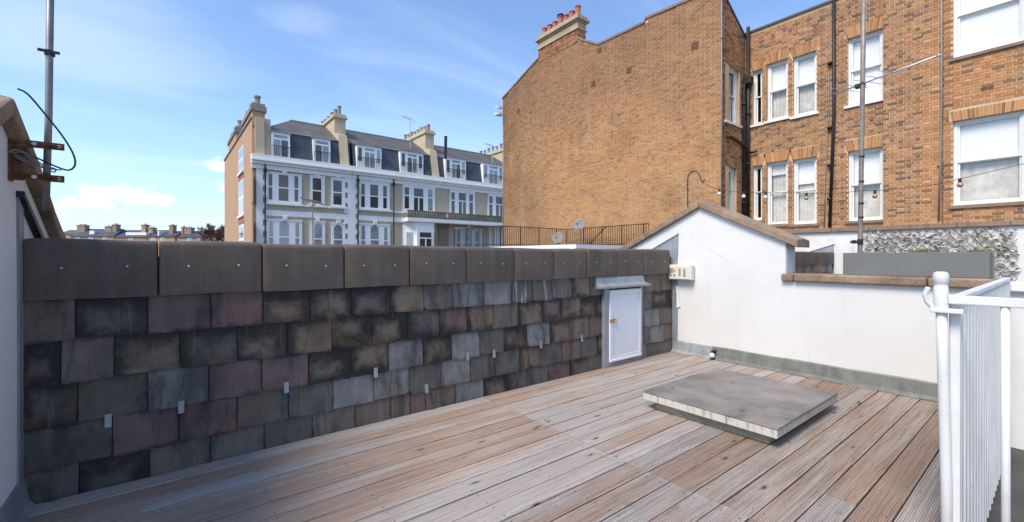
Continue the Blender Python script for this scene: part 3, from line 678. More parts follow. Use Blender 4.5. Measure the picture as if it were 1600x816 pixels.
# left gable lead
b = MB(); b.prism([(3.27, -0.1), (3.275, 1.0), (3.26, 1.62), (3.36, 1.54), (3.365, -0.1)], ml, -0.010, 0.004); obj('corner_flashing', b, MAT['lead'], gl)
b = MB(); b.prism([(3.255, 1.63), (3.255, 1.60), (3.95, 1.25), (3.95, 1.30)], ml, -0.030, 0.002); obj('flashing_edge', b, MAT['black'], gl)
b = MB()
P = []
for y in (1.96, 2.4, 2.9, 3.36):
    P += [ml(y, -0.05, 0.004), ml(y, -0.03, 0.03), ml(y, -0.012, 0.15), ml(y, -0.001, 0.155), ml(y, 0, 0)]
b.add(P, [(q * 5 + k, q * 5 + (k + 1) % 5, (q + 1) * 5 + (k + 1) % 5, (q + 1) * 5 + k) for q in range(3) for k in range(5)]); obj('base_flashing', b, MAT['lead'], gl)
# low white wall that goes on beyond the guard panel
lw = empty('low_wall', (Ex + 0.13, -1.3, -0.28), 'low white painted wall beyond the corrugated guard panel', 'wall')
part('wall_body', lw, MAT['render'], (Ex + 0.03, Ex + 0.30, -3.2, 0.352, -0.28, 1.01))
part('wall_cap', lw, MAT['wpaint'], (Ex - 0.02, Ex + 0.34, -3.2, 0.350, 1.012, 1.085), bevel=0.01)
# front roof slope behind the parapet (stands below the coping line)
fr = MB(); fr.add([(Lx + 0.002, Sx + 0.33, 1.02), (Ex - 0.002, Sx + 0.33, 1.02), (Ex - 0.002, 6.9, -0.60), (Lx + 0.002, 6.9, -0.60), (Lx + 0.002, Sx + 0.33, 0.92), (Ex - 0.002, Sx + 0.33, 0.92), (Ex - 0.002, 6.9, -0.70), (Lx + 0.002, 6.9, -0.70)],
                  [(0, 1, 2, 3), (7, 6, 5, 4), (0, 4, 5, 1), (1, 5, 6, 2), (2, 6, 7, 3), (3, 7, 4, 0)])
obj('front_roof', fr, MAT['roofbrown'], kind='structure')

# ================================================================== hatch
h = empty('roof_hatch', (3.82, 1.72, 0), 'weathered flat roof hatch with peeling white edges lying on the deck', 'hatch')
def P4(x, y, z):
    u, v = ray(x); s = (EYE - z) * FPX / (y - HZ); return u * s, v * s
hx0, hx1, hy0, hy1 = 3.19, 4.44, 1.19, 2.245
part('upstand', h, MAT['kerb'], (hx0 + 0.075, hx1 - 0.08, hy0 + 0.08, hy1 - 0.07, 0.001, 0.080), bevel=0.008)
part('lid_edge', h, MAT['hatchside'], (hx0 + 0.004, hx1 - 0.004, hy0 + 0.004, hy1 - 0.004, 0.078, 0.139), bevel=0.006)
jx = 3.47
b = MB(); b.box(hx0, jx - 0.004, hy0, hy1, 0.138, 0.151); obj('lid_sheet', b, MAT['hatchtop'], h, bevel=0.005)
b = MB(); b.box(jx + 0.004, hx1, hy0, hy1, 0.138, 0.152); obj('lid_sheet', b, MAT['hatchtop'], h, bevel=0.005)

# ================================================================== white guard rail with corrugated panel
g = empty('guard_rail', (2.75, 0.30, -0.28), 'white tubular guard rail with corrugated steel panel at deck edge', 'railing')
px_, py_ = 2.66, 0.328
b = MB(); b.tube([(px_ + 0.03, py_ - 0.004, -0.28), (px_ + 0.02, py_ - 0.003, 0.3), (px_ + 0.01, py_ + 0.006, 0.8), (px_, py_ + 0.012, 1.16)], 0.0195, 14); post = obj('post', b, MAT['wmetal'], g, smooth=True)
b = MB(); b.lathe([(0.0235, 1.06), (0.0245, 1.065), (0.0245, 1.165), (0.0225, 1.168), (0.0225, 1.182), (0.026, 1.186), (0.0265, 1.219), (0.023, 1.230), (0.012, 1.234)], (px_, py_ + 0.012, 0), 'Z', 18)
obj('post_cap', b, MAT['wmetal'], post, smooth=True); smoothless(bpy.context.scene.objects[-1])
b = MB(); b.tube([(px_ - 0.01, py_ + 0.05, 1.165), (px_ - 0.012, py_ + 0.062, 1.13), (px_ - 0.008, py_ + 0.055, 1.10), (px_, py_ + 0.03, 1.065)], 0.011, 8); b.box(px_ - 0.03, px_ + 0.04, py_ - 0.06, py_ + 0.045, 1.055, 1.075)
obj('post_bracket', b, MAT['wmetal'], post, bevel=0.004)
yp = 0.303
b = MB(); b.box(px_ + 0.03, Ex - 0.03, yp - 0.022, yp + 0.018, 1.098, 1.128); obj('top_rail', b, MAT['wmetal'], g, bevel=0.006)
b = MB(); b.box(px_ + 0.028, px_ + 0.060, yp - 0.020, yp + 0.016, -0.26, 1.097); obj('panel_stile', b, MAT['wmetal'], g, bevel=0.006)
b = MB(); b.box(Ex - 0.072, Ex - 0.032, yp - 0.020, yp + 0.016, -0.26, 1.097); obj('panel_stile', b, MAT['wmetal'], g, bevel=0.006)
b = MB(); x = px_ + 0.062; P = []; pit = 0.118; n = 0
while x < Ex - 0.09:                       # trapezoidal ribs
    for dx_, dd in ((0, 0.014), (0.030, 0.014), (0.038, -0.016), (0.080, -0.016), (0.088, 0.014)):
        P.append((x + dx_, yp + dd)); n += 1
    x += pit
V = [(a, c, z) for z in (-0.25, 1.094) for a, c in P] + [(a, c - 0.0015, z) for z in (-0.25, 1.094) for a, c in P]
b.add(V, [(i, i + 1, n + i + 1, n + i) for i in range(n - 1)] + [(2 * n + i, 3 * n + i, 3 * n + i + 1, 2 * n + i + 1) for i in range(n - 1)])
cpn = obj('corrugated_panel', b, MAT['wmetal'], g)
b = MB(); z = 1.125
b.box(px_ - 0.014, px_ + 0.014, py_ - 0.30, py_ - 0.012, z - 0.03, z + 0.008); b.box(px_ - 0.012, px_ + 0.012, -1.6, py_ - 0.29, z - 0.012, z + 0.012)
obj('cross_rail', b, MAT['wmetal'], g, bevel=0.005)
b = MB(); b.tube([(px_ + 0.004, 0.150, -0.28), (px_ + 0.004, 0.153, z - 0.012)], 0.0135, 12); obj('baluster', b, MAT['wmetal'], g, smooth=True)
b = MB(); b.tube([(px_ + 0.004, 0.03 - 0.35, -0.28), (px_ + 0.004, 0.03 - 0.35, z - 0.012)], 0.0135, 12); obj('baluster', b, MAT['wmetal'], g, smooth=True)

# ================================================================== planter on the low wall
pl = empty('planter', (5.66, 0.98, 1.112), 'long grey metal planter trough standing on the low wall coping', 'planter')
y0, y1 = onX(1547, 410, 5.55)[0], onX(1317, 410, 5.55)[0]
b = MB(); z0, z1 = 1.112, 1.338; T = 0.02
b.box(5.55, 5.55 + T, y0, y1, z0, z1); b.box(5.76, 5.76 + T, y0, y1, z0, z1); b.box(5.57, 5.76, y0, y0 + T, z0 + 0.002, z1 - 0.001); b.box(5.57, 5.76, y1 - T, y1, z0 + 0.002, z1 - 0.001); b.box(5.57, 5.76, y0 + T, y1 - T, z0 + 0.002, z0 + 0.02)
obj('trough', b, MAT['zinc'], pl, bevel=0.002)
part('end_panel', pl, MAT['zincdark'], (5.553, 5.777, y0 - 0.008, y0 - 0.001, z0 + 0.003, z1 - 0.003))  # thin darker sheet over the trough's near end
part('soil', pl, MAT['roofdark'], (5.572, 5.758, y0 + T + 0.001, y1 - T - 0.001, z0 + 0.021, z1 - 0.04))
b = MB(); rp = random.Random(3)
for i in range(900):
    y = rp.uniform(y0 + 0.03, y0 + (y1 - y0) * 0.62); x = rp.uniform(5.58, 5.75); hh = rp.uniform(0.03, 0.06) * (1 + 0.45 * math.sin(y * 17)); a = rp.uniform(0, 6.28)
    q = Vector((x, y, z1 - 0.045)); d = Vector((math.cos(a) * 0.02, math.sin(a) * 0.02, hh)); w_ = Vector((-math.sin(a), math.cos(a), 0)) * 0.004
    b.add([q - w_, q + w_, q + d * 0.6 + w_ * 1.6, q + d * 1.1, q + d * 0.6 - w_ * 1.6], [(0, 1, 2, 3, 4)])
obj('sedum', b, MAT['leafgreen'], pl, fix=False, kind='stuff')

# ================================================================== white box on the corner
bx = empty('junction_box', (5.36, 3.14, 1.10), 'small aged white plastic box with slots at the parapet corner', 'box')
y0, y1 = onX(1080, 425, 5.36)[0], onX(1044, 425, 5.36)[0]; z0, z1 = onX(1060, 437.5, 5.36)[1], onX(1060, 414, 5.36)[1]
part('case', bx, MAT['plastic'], (5.36, Ex - 0.013, y0, y1, z0, z1), bevel=0.012)
part('cover', bx, MAT['plastic'], (5.352, 5.361, y0 + 0.022, y1 - 0.014, z0 + 0.012, z1 - 0.012), bevel=0.004)
for f, (q0, q1) in ((0.24, (0.16, 0.84)), (0.47, (0.22, 0.86)), (0.72, (0.15, 0.40)), (0.90, (0.14, 0.90))):
    yc = y0 + 0.018 + (y1 - y0 - 0.03) * f; n = int((q1 - q0) * 14)
    b = MB()
    for i in range(n):
        zz = z0 + 0.02 + (z1 - z0 - 0.04) * (q0 + (q1 - q0) * i / n)
        b.box(5.3495, 5.3515, yc - 0.016, yc + 0.016, zz, zz + 0.0062)
    obj('grille', b, MAT['slot'], bx)
b = MB(); yc = y0 + (y1 - y0) * 0.78; zc = z0 + (z1 - z0) * 0.62
poly = [(yc + 0.045 * math.cos(a) * (1 + 0.35 * math.sin(a * 5)), zc + 0.028 * math.sin(a) * (1 + 0.3 * math.cos(a * 4))) for a in [i * math.pi / 10 for i in range(20)]]
b.prism(poly, mX(0), 5.3505, 5.3512); obj('rust_stain', b, MAT['ruststain'], bx)

# ================================================================== mast and bracket on the left gable
ms = empty('aerial_mast', (-0.469, 3.15, 0.9), 'galvanised aerial mast clamped in a rusty wall bracket with black cable', 'aerial')
zu, zl = 1.852, 1.690
arms = []
for z in (zu, zl):
    b = MB(); b.box(Lx - 0.002, -0.413, 3.135, 3.141, z - 0.017, z + 0.017); b.box(Lx - 0.002, -0.416, 3.129, 3.135, z - 0.003, z + 0.003)
    arms.append(obj('bracket_arm', b, MAT['rust'], ms))
    b = MB()
    pts = [(-0.469 - 0.024, 3.125, z), (-0.469 - 0.024, 3.16, z), (-0.469, 3.186, z), (-0.469 + 0.024, 3.16, z), (-0.469 + 0.024, 3.125, z)]
    b.tube(pts, 0.004, 6); obj('clamp_bolt', b, MAT['rust'], ms)
    b = MB(); b.lathe([(0.010, 0), (0.010, -0.008)], (-0.515, 3.128, z), Matrix(((1, 0, 0), (0, 0, 1), (0, 1, 0))), 6); obj('bolt_head', b, MAT['alu'], ms); b = MB(); b.lathe([(0.008, 0), (0.008, -0.003)], (-0.430, 3.134, z), Matrix(((1, 0, 0), (0, 0, 1), (0, 1, 0))), 10)
    obj('bolt_head', b, MAT['alu'], ms)
b = MB(); b.box(Lx - 0.001, Lx + 0.006, 3.112, 3.180, zl - 0.025, zu + 0.022); b.box(Lx + 0.005, Lx + 0.045, 3.1415, 3.1475, zl - 0.02, zu + 0.018); obj('wall_plate', b, MAT['rust'], ms)
b = MB(); b.tube([(-0.482, 3.162, 1.53), (-0.472, 3.162, 2.0), (-0.455, 3.162, 3.8)], 0.0142, 14); obj('pole', b, MAT['galv'], ms, smooth=True)
b = MB(); b.lathe([(0.020, 2.31), (0.020, 2.335)], (-0.468, 3.162, 0), 'Z', 12); b.box(-0.508, -0.43, 3.142, 3.147, 2.318, 2.332); obj('pole_strap', b, MAT['black'], ms)
def curve(pts, n=8):
    pts = [Vector(p) for p in pts]; out = []
    for i in range(len(pts) - 1):
        p0, p1, p2, p3 = pts[max(i - 1, 0)], pts[i], pts[i + 1], pts[min(i + 2, len(pts) - 1)]
        for k in range(n):
            t = k / n
            out.append(0.5 * ((2 * p1) + (p2 - p0) * t + (2 * p0 - 5 * p1 + 4 * p2 - p3) * t * t + (3 * p1 - p0 - 3 * p2 + p3) * t ** 3))
    return out + [pts[-1]]
def q(x, y, V): a, z = onY(x, y, V); return (a, V, z)
b = MB(); b.tube(curve([q(28, 139, 3.02), q(44, 148, 3.06), q(70, 178, 3.10), q(97, 212, 3.10), q(114, 240, 3.10), q(117, 258, 3.10), q(106, 266, 3.10), q(82, 258, 3.105), q(55, 246, 3.11), q(30, 240, 3.12)]), 0.0042, 7); obj('cable', b, MAT['cable'], ms, smooth=True)
for pts in ([(14, 240), (30, 238), (48, 250), (70, 262), (84, 269), (86, 264), (70, 259), (44, 243), (26, 234), (12, 238)], [(16, 236), (34, 247), (58, 260), (80, 264), (96, 266)], [(20, 243), (38, 252), (60, 258), (76, 262)]):
    b = MB(); b.tube(curve([q(x, y, 3.122 - 0.003 * i) for i, (x, y) in enumerate(pts)]), 0.0034, 6); obj('coiled_cable', b, MAT['greycable'], ms, smooth=True)

# ================================================================== brick building
U1, U2, UB = 13.75, 15.4, 15.27
VW0, VW1 = 6.75, 18.25
bb = empty('brick_building', (16, 8, -11), 'tall orange stock brick building with blank gable and white sash windows', 'building')
PAL = [(0.49, 0.245, 0.10), (0.455, 0.22, 0.088), (0.52, 0.275, 0.12), (0.41, 0.19, 0.078), (0.47, 0.245, 0.11), (0.36, 0.175, 0.08), (0.29, 0.15, 0.078), (0.21, 0.125, 0.075), (0.155, 0.105, 0.07), (0.46, 0.22, 0.11)]
def jit(c, r, q=0.14):
    f = 1.08 + r.uniform(-q, q); return tuple(min(0.9, x * f * y * (1 + r.uniform(-0.05, 0.05))) for x, y in zip(c, (1.04, 1.02, 1.05)))
ALLB = []                                 # (camera depth, mapping, a, z, w, colour) of every whole brick
def brick_wall(m, a0, a1, z0, z1, holes, rnd, top=None, wts=None, tint=None, cand=True, flip=False):
    L, Hd, J, C = 0.211, 0.0985, 0.014, 0.075
    nz = int((z1 - z0) / C); out = []
    for r in range(nz):
        z = z0 + r * C + 0.007; zc = z + 0.0305
        x = a0 - (0.16875 if r % 2 else 0.0); head = False
        while x < a1:
            w = Hd if head else L; s, e = x, x + w; x = e + J; head = not head
            segs = [(max(s, a0), min(e, a1))]
            for (h0, h1, g0, g1) in holes:
                if g0 < zc < g1:
                    ns = []
                    for (p, q_) in segs:
                        if h1 <= p or h0 >= q_: ns.append((p, q_)); continue
                        if p < h0: ns.append((p, h0))
                        if q_ > h1: ns.append((h1, q_))
                    segs = ns
            for (p, q_) in segs:
                if q_ - p < 0.03: continue
                if top and z + 0.07 > top((p + q_) / 2): continue
                c = jit(rnd.choices(PAL, wts)[0], rnd)
                if tint: c = tint((p + q_) / 2, zc, c, rnd)
                out.append((p, q_, z, z + 0.061, c, abs(q_ - p - w) < 1e-6 and cand))
    for (p, q_, zz0, zz1, c, whole) in out:
        pw_ = m((p + q_) / 2, 0, zz0); dep = FWD.dot(Vector(pw_)); ALLB.append([dep, m, p, q_, zz0, zz1, c, whole, rnd.uniform(-0.009, -0.004)])
def wall_holes(B, m, a0, a1, z0, z1, holes, d0, d1=None):
    """flat mortar face with openings, plus their reveals"""
    As = sorted({a0, a1, *[x for h_ in holes for x in h_[:2] if a0 < x < a1]}); Zs = sorted({z0, z1, *[x for h_ in holes for x in h_[2:] if z0 < x < z1]})
    for i in range(len(As) - 1):
        for k in range(len(Zs) - 1):
            ac, zc = (As[i] + As[i + 1]) / 2, (Zs[k] + Zs[k + 1]) / 2
            if any(h_[0] < ac < h_[1] and h_[2] < zc < h_[3] for h_ in holes): continue
            B.add([m(As[i], d0, Zs[k]), m(As[i + 1], d0, Zs[k]), m(As[i + 1], d0, Zs[k + 1]), m(As[i], d0, Zs[k + 1])], [(0, 1, 2, 3)])
    for (h0, h1, g0, g1) in holes:
        e = d1 or 0.22
        for (pa, pz, qa, qz) in ((h0, g0, h0, g1), (h1, g0, h1, g1), (h0, g0, h1, g0), (h0, g1, h1, g1)):
            B.add([m(pa, d0, pz), m(qa, d0, qz), m(qa, e, qz), m(pa, e, pz)], [(0, 1, 2, 3)])
def sash(par, m, a0, a1, z0, z1, kind='blind', fr=0.055, dep=0.10, mid=0.52, sill=True, sillmat='wpaint', name='window', bars=0, blind_to=0.0):
    B_ = MB(); f = fr
    B_.box(a0, a0 + f, dep, dep + 0.10, z0, z1, m=m); B_.box(a1 - f, a1, dep, dep + 0.10, z0, z1, m=m)
    B_.box(a0 + f, a1 - f, dep, dep + 0.10, z1 - f, z1, m=m); B_.box(a0 + f, a1 - f, dep, dep + 0.10, z0, z0 + f, m=m)
    win = obj(name, B_, MAT['wpaint'], par)
    zm = z0 + (z1 - z0) * mid; s = 0.04
    for (za, zb, dd) in ((zm - 0.02, z1 - f, 0.025), (z0 + f, zm + 0.02, 0.060)):
        B_ = MB(); D0, D1 = dep + dd, dep + dd + 0.033
        B_.box(a0 + f + 0.001, a0 + f + s, D0, D1, za, zb, m=m); B_.box(a1 - f - s, a1 - f - 0.001, D0, D1, za, zb, m=m)
        B_.box(a0 + f + s, a1 - f - s, D0, D1, za, za + s, m=m); B_.box(a0 + f + s, a1 - f - s, D0, D1, zb - s, zb, m=m)
        if bars:
            for i in range(bars):
                c = a0 + f + (a1 - a0 - 2 * f) * (i + 1) / (bars + 1); B_.box(c - 0.012, c + 0.012, D0, D1, za + s, zb - s, m=m)
        obj('sash', B_, MAT['wpaint'], win)
        B_ = MB(); d_ = D0 + 0.015
        B_.add([m(a0 + f + s, d_, za + s), m(a1 - f - s, d_, za + s), m(a1 - f - s, d_, zb - s), m(a0 + f + s, d_, zb - s)], [(0, 1, 2, 3)]); obj('pane', B_, MAT['glass'], win)
    d2 = dep + 0.115
    if kind == 'mix':                       # blind drawn part way; pale curtain sheet added to stand in for the lit room
        B_ = MB(); n = 10
        for i in range(n):
            aa, ab = a0 + f + (a1 - a0 - 2 * f) * i / n, a0 + f + (a1 - a0 - 2 * f) * (i + 1) / n; o1, o2 = (0.0, 0.02) if i % 2 else (0.02, 0.0)
            B_.add([m(aa, d2 + 0.06 + o1, z0 + f), m(ab, d2 + 0.06 + o2, z0 + f), m(ab, d2 + 0.06 + o2, z1 - f), m(aa, d2 + 0.06 + o1, z1 - f)], [(0, 1, 2, 3)])
        obj('curtain', B_, MAT['curtain'], win, fix=False)
    if kind in ('blind', 'mix', 'curtain'):
        zb = z0 + f if kind != 'mix' else z0 + (z1 - z0) * blind_to
        B_ = MB(); n = 12 if kind == 'curtain' else 1
        for i in range(n):
            aa, ab = a0 + f + (a1 - a0 - 2 * f) * i / n, a0 + f + (a1 - a0 - 2 * f) * (i + 1) / n
            o1, o2 = ((0.0, 0.03) if i % 2 else (0.03, 0.0)) if n > 1 else (0, 0)
            B_.add([m(aa, d2 + o1, zb), m(ab, d2 + o2, zb), m(ab, d2 + o2, z1 - f), m(aa, d2 + o1, z1 - f)], [(0, 1, 2, 3)])
        obj('curtain' if kind == 'curtain' else 'blind', B_, MAT['curtain' if kind == 'curtain' else 'blind'], win, fix=False)
    if kind in ('room', 'curtain'):
        B_ = MB(); B_.box(a0 - 0.1, a1 + 0.1, dep + 0.101, 1.2, z0 - 0.1, z1 + 0.1, m=m, skip=('f',)); obj('room', B_, MAT['inside'], win)
    if sill:
        B_ = MB(); B_.box(a0 - 0.07, a1 + 0.07, -0.06, dep + 0.02, z0 - 0.075, z0 - 0.002, m=m); obj('sill', B_, MAT[sillmat], win)
    return win
def arch(par, m, a0, a1, z, hgt, rnd, splay=0.35):
    """flat arch of splayed bricks over an opening"""
    n = max(4, int((a1 - a0 + 0.2) / 0.078)); c = (a0 + a1) / 2; lo0, lo1 = a0 - 0.0, a1 + 0.0; up0, up1 = a0 - hgt * splay, a1 + hgt * splay
    for i in range(n):
        f0, f1 = i / n, (i + 1) / n; g_ = 0.008
        poly = [(lo0 + (lo1 - lo0) * f0 + g_, z + 0.004), (lo0 + (lo1 - lo0) * f1 - g_, z + 0.004), (up0 + (up1 - up0) * f1 - g_, z + hgt), (up0 + (up1 - up0) * f0 + g_, z + hgt)]
        b_ = MB(); b_.prism(poly, m, -0.012, 0.02, tuple(x * 0.9 for x in jit(rnd.choice(PAL[:7]), rnd, 0.2))); obj('arch_brick', b_, MAT['brick'], par)
m1, m2, mb_ = mX(U1), mX(U2), mX(UB)
mret = lambda a, d, z: (a, VW0 + d, z)     # return face looking towards -Y; a runs along X
rbk = random.Random(21)
def rect(x0, x1, yt, yb, U, yt1=None):     # photo box -> (a0, a1, z0, z1) on X = U, heights measured at the box's left end
    a1 = onX(x0, 0, U)[0]; a0 = onX(x1, 0, U)[0]
    return (a0, a1, onX(x0, yb, U)[1], onX(x0, yt, U)[1])
WIN = [  # x0, x1, top at x0, bottom at x0, kind
 (1176, 1191, 112, 196, 'room'), (1198, 1231, 101, 190, 'mix'), (1239, 1276, 90, 183, 'mix'),
 (1176, 1191, 260, 345, 'room'), (1198, 1231, 255, 352, 'mix'), (1239, 1276, 250, 351, 'mix'),
 (1324, 1380, 61, 166, 'blind'), (1325, 1380, 237, 346, 'mix'),
 (1489, 1604, -38, 92, 'blind'), (1489, 1604, 190, 322, 'mix')]  # white sheets inside these wide windows stand in for bright reflection on the glass
holes = [rect(*w_[:4], U2) for w_ in WIN]
BANDZ = 2.13
ZTOP = 8.82
wallm = MB()
H2 = [h_ for h_ in holes]
AR = -3.5
wall_holes(wallm, m2, AR, VW0, BANDZ, ZTOP, H2, 0.0)
# chimney breast in front of the facade
bL, bR = onX(1380, 0, UB)[0], onX(1471, 0, UB)[0]
wallm.box(bR, bL, UB, U2, BANDZ, ZTOP + 1.0, m=lambda a, x_, z: (x_, a, z))
P0 = [(785, 155), (841, 93), (842, 85), (903, 60), (912, 64), (935, 70.5), (1008, 36), (1009, 30), (1121, -17)]
prof = [onX(x, y, U1) for x, y in P0]
prof[1] = (prof[1][0], prof[1][1]); prof[0] = (VW1, prof[0][1]); prof[-1] = (VW0, prof[-1][1])
def topz(a):
    for (aa, za), (ab, zb) in zip(prof[:-1], prof[1:]):
        if ab <= a <= aa: return za + (zb - za) * ((aa - a) / max(1e-6, aa - ab))
    return prof[0][1]
wallm.prism([(VW1, -11), *[(a, z) for a, z in prof], (VW0, -11)], m1, 0.0, 0.5)
# return between the gable and the facade
rtop = lambda x_: 9.75 + (8.72 - 9.75) * (x_ - U1) / (U2 - U1)
rA, rB = onY(1133, 0, VW0)[0], onY(1156, 0, VW0)[0]
rh = [(rA, rB, onY(1143, 192, VW0)[1], onY(1143, 103, VW0)[1]), (rA, onY(1151, 0, VW0)[0], onY(1141, 335, VW0)[1], onY(1141, 260, VW0)[1])]
wall_holes(wallm, mret, U1 + 0.001, U2, BANDZ - 1.5, 8.72, rh, 0.0)
wallm.add([(U1 + 0.001, VW0, 8.72), (U2, VW0, 8.72), (U1 + 0.001, VW0, 9.75)], [(0, 1, 2)])
obj('mortar_wall', wallm, MAT['mortar'], bb, fix=False)
B = MB(); B.box(U2 + 1.25, 26, AR, VW1, -11, ZTOP - 0.4); B.box(U1 + 0.5, U2 + 1.25, VW0 + 1.25, VW1, -11, 8.0); obj('building_core', B, MAT['brownbrick'], bb)
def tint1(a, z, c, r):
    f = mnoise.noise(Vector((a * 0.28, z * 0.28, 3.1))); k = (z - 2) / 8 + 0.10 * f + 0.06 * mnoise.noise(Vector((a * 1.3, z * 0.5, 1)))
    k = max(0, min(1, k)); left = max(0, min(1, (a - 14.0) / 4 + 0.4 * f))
    warm = (0.56, 0.31, 0.135); red = (0.36, 0.185, 0.10)  # warm low tone: sunlit look and cleaner brick both put into the colour
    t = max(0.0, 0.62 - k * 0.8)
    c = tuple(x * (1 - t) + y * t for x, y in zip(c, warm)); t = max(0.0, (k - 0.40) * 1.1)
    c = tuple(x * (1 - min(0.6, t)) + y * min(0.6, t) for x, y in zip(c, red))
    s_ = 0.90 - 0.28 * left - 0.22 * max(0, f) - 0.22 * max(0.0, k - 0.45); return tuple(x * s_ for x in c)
archH = 0.32
ah2 = holes + [(h_[0] - 0.07, h_[1] + 0.07, h_[3] - 0.01, h_[3] + archH) for h_ in holes] + [(bR, bL, BANDZ, ZTOP)]
tint2 = lambda a, z, c, r: (lambda k: tuple(x * k * y for x, y in zip(c, (0.86, 0.90, 1.0))))(0.92 + 0.16 * mnoise.noise(Vector((a * 0.6, z * 0.6, 7))))
brick_wall(m2, AR, VW0, BANDZ, ZTOP - 0.02, ah2, rbk, wts=[5, 5, 4, 5, 4, 4, 3, 1.8, 0.9, 1], tint=tint2)
brick_wall(mb_, bR, bL, BANDZ, ZTOP + 0.9, [], rbk, wts=[5, 4, 4, 3, 4, 3, 2.5, 2, 1.5, 1], tint=tint2)
brick_wall(lambda a, d, z: (a, bR + d, z), UB, U2, BANDZ, ZTOP + 0.5, [], rbk, cand=False)
brick_wall(m1, VW0, VW1, 1.0, 11.0, [onX(1086, 70, U1) and (0, 0, 0, 0)], rbk, top=topz, wts=[6, 5, 4, 4, 6, 3, 2.0, 1.2, 0.6, 1.2], tint=tint1, cand=False)
brick_wall(mret, U1 + 0.01, U2, 0.6, 9.7, rh, rbk, top=rtop, wts=[2, 4, 1, 5, 2, 5, 4, 3, 2, 2], cand=False)  # darker brick mix: the return's shade is put into its colours
def vis(e):
    p = Vector(e[1]((e[2] + e[3]) / 2, 0, e[4])); s_ = FWD.dot(p); t = RGT.dot(p) / s_; y = HZ - (p.z - EYE) / s_ * FPX
    return 800 + t * FPX < 1590 and 4 < y < 340
cand = sorted([i for i, e in enumerate(ALLB) if e[7] and vis(e)], key=lambda i: ALLB[i][0])[:300]
cs = set(cand); stuff = MB(); TM = {}
for i, (dep, m, p, q_, z0, z1, c, whole, pr) in enumerate(ALLB):
    if i in cs:
        key = (q_ - p > 0.15, int(rbk.random() * 9))
        if key not in TM:
            t_ = MB(); hw = 0.1055 if key[0] else 0.04925; t_.box(-0.009, 0.02, -hw, hw, 0, 0.061, jit(rbk.choices(PAL, [5, 4, 4, 3, 4, 3, 2.5, 2, 1.2, 1])[0], rbk)); TM[key] = t_.mesh('brick', MAT['brick'])
        o = obj('brick', TM[key], None, bb); c3 = m((p + q_) / 2, 0, z0); o.location = (c3[0] + rbk.uniform(-0.001, 0.003), c3[1], c3[2])
    else: stuff.box(p, q_, pr, 0.004, z0, z1, c, m=m, skip=('k',))
obj('brickwork', stuff, MAT['brick'], bb, fix=False, kind='stuff')
for i, (w_, h_) in enumerate(zip(WIN, holes)):
    wide = w_[1] - w_[0] > 20
    sm = 'wpaint' if i < 3 or i == 6 else 'stonesill'
    sash(bb, m2, *h_, kind=w_[4], sill=True, sillmat=sm, fr=0.06 if i < 8 else 0.07, blind_to={1: 0.5, 2: 0.5, 4: 0.80, 5: 0.62, 7: 0.5, 9: 0.5}.get(i, 0.3))
    arch(bb, m2, h_[0] - 0.02, h_[1] + 0.02, h_[3], archH if i < 8 else 0.24, rbk, 0.28 if i < 8 else 0.12)
for i, h_ in enumerate(rh): sash(bb, mret, *h_, kind='curtain', fr=0.09, bars=i)
# stone band and painted base under the facade
B = MB()
for a in range(12): B.box(U2 - 0.20, U2 + 0.15, AR + a * 0.86, AR + a * 0.86 + 0.853, BANDZ - 0.115, BANDZ + 0.002)
obj('stone_band', B, MAT['stonesill'], bb, bevel=0.01)
part('painted_base', bb, MAT['oldwhite'], (U2 - 0.12, U2 + 0.2, AR, VW0 + 0.0, -3, BANDZ - 0.117))
B = MB(); B.box(U2 - 0.05, U2 + 0.3, AR, bR - 0.06, ZTOP, ZTOP + 0.06); B.box(U2 - 0.05, U2 + 0.3, bL + 0.06, VW0 - 0.01, ZTOP, ZTOP + 0.06); obj('parapet_coping', B, MAT['zincdark'], bb)
B = MB(); B.prism([(U1 - 0.05, 9.80), (U2, 8.77), (U2, 8.71), (U1 - 0.05, 9.74)], lambda a, d, z: (a, VW0 + d, z), -0.04, 0.25); obj('return_coping', B, MAT['zincdark'], bb)
for (aa, za), (ab, zb) in zip(prof[:-1], prof[1:]):
    if abs(aa - prof[2][0]) < 1e-6 or abs(aa - prof[1][0]) < 1e-6: continue
    B = MB(); B.prism([(aa, za - 0.01), (ab, zb - 0.01), (ab, zb + 0.075), (aa, za + 0.075)], m1, -0.05, 0.45); obj('gable_coping', B, MAT['stonesill'], bb)
# chimney stack
cA, cB = onX(903, 0, U1)[0], onX(842, 0, U1)[0]
zc = lambda y: onX(903, y, U1)[1]
st_ = MB(); st_.box(cA, cB, -0.02, 0.48, zc(66), zc(44), m=m1); stk = obj('chimney_stack', st_, MAT['mortar'], bb)
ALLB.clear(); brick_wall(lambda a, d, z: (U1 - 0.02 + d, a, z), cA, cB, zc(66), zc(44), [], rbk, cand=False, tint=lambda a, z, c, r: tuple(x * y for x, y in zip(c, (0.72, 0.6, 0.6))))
brick_wall(lambda a, d, z: (a, cA + d, z), U1 - 0.02, U1 + 0.48, zc(66), zc(44), [], rbk, cand=False)
sb = MB()
for (dep, m, p, q_, z0, z1, c, whole, pr) in ALLB: sb.box(p, q_, pr, 0.004, z0, z1, c, m=m, skip=('k',))
obj('chimney_brickwork', sb, MAT['brick'], stk, fix=False, kind='stuff')
B = MB(); B.box(cA - 0.05, cB + 0.05, -0.07, 0.53, zc(45), zc(43), m=m1); B.box(cA - 0.01, cB + 0.01, -0.03, 0.49, zc(43), zc(33), m=m1); B.box(cA - 0.06, cB + 0.06, -0.08, 0.54, zc(33), zc(30.5), m=m1)
B.box(cA - 0.13, cB + 0.13, -0.15, 0.61, zc(30.5), zc(27), m=m1); B.box(cA - 0.05, cB + 0.05, -0.07, 0.53, zc(27), zc(22), m=m1); obj('chimney_cap', B, MAT['buff'], stk)
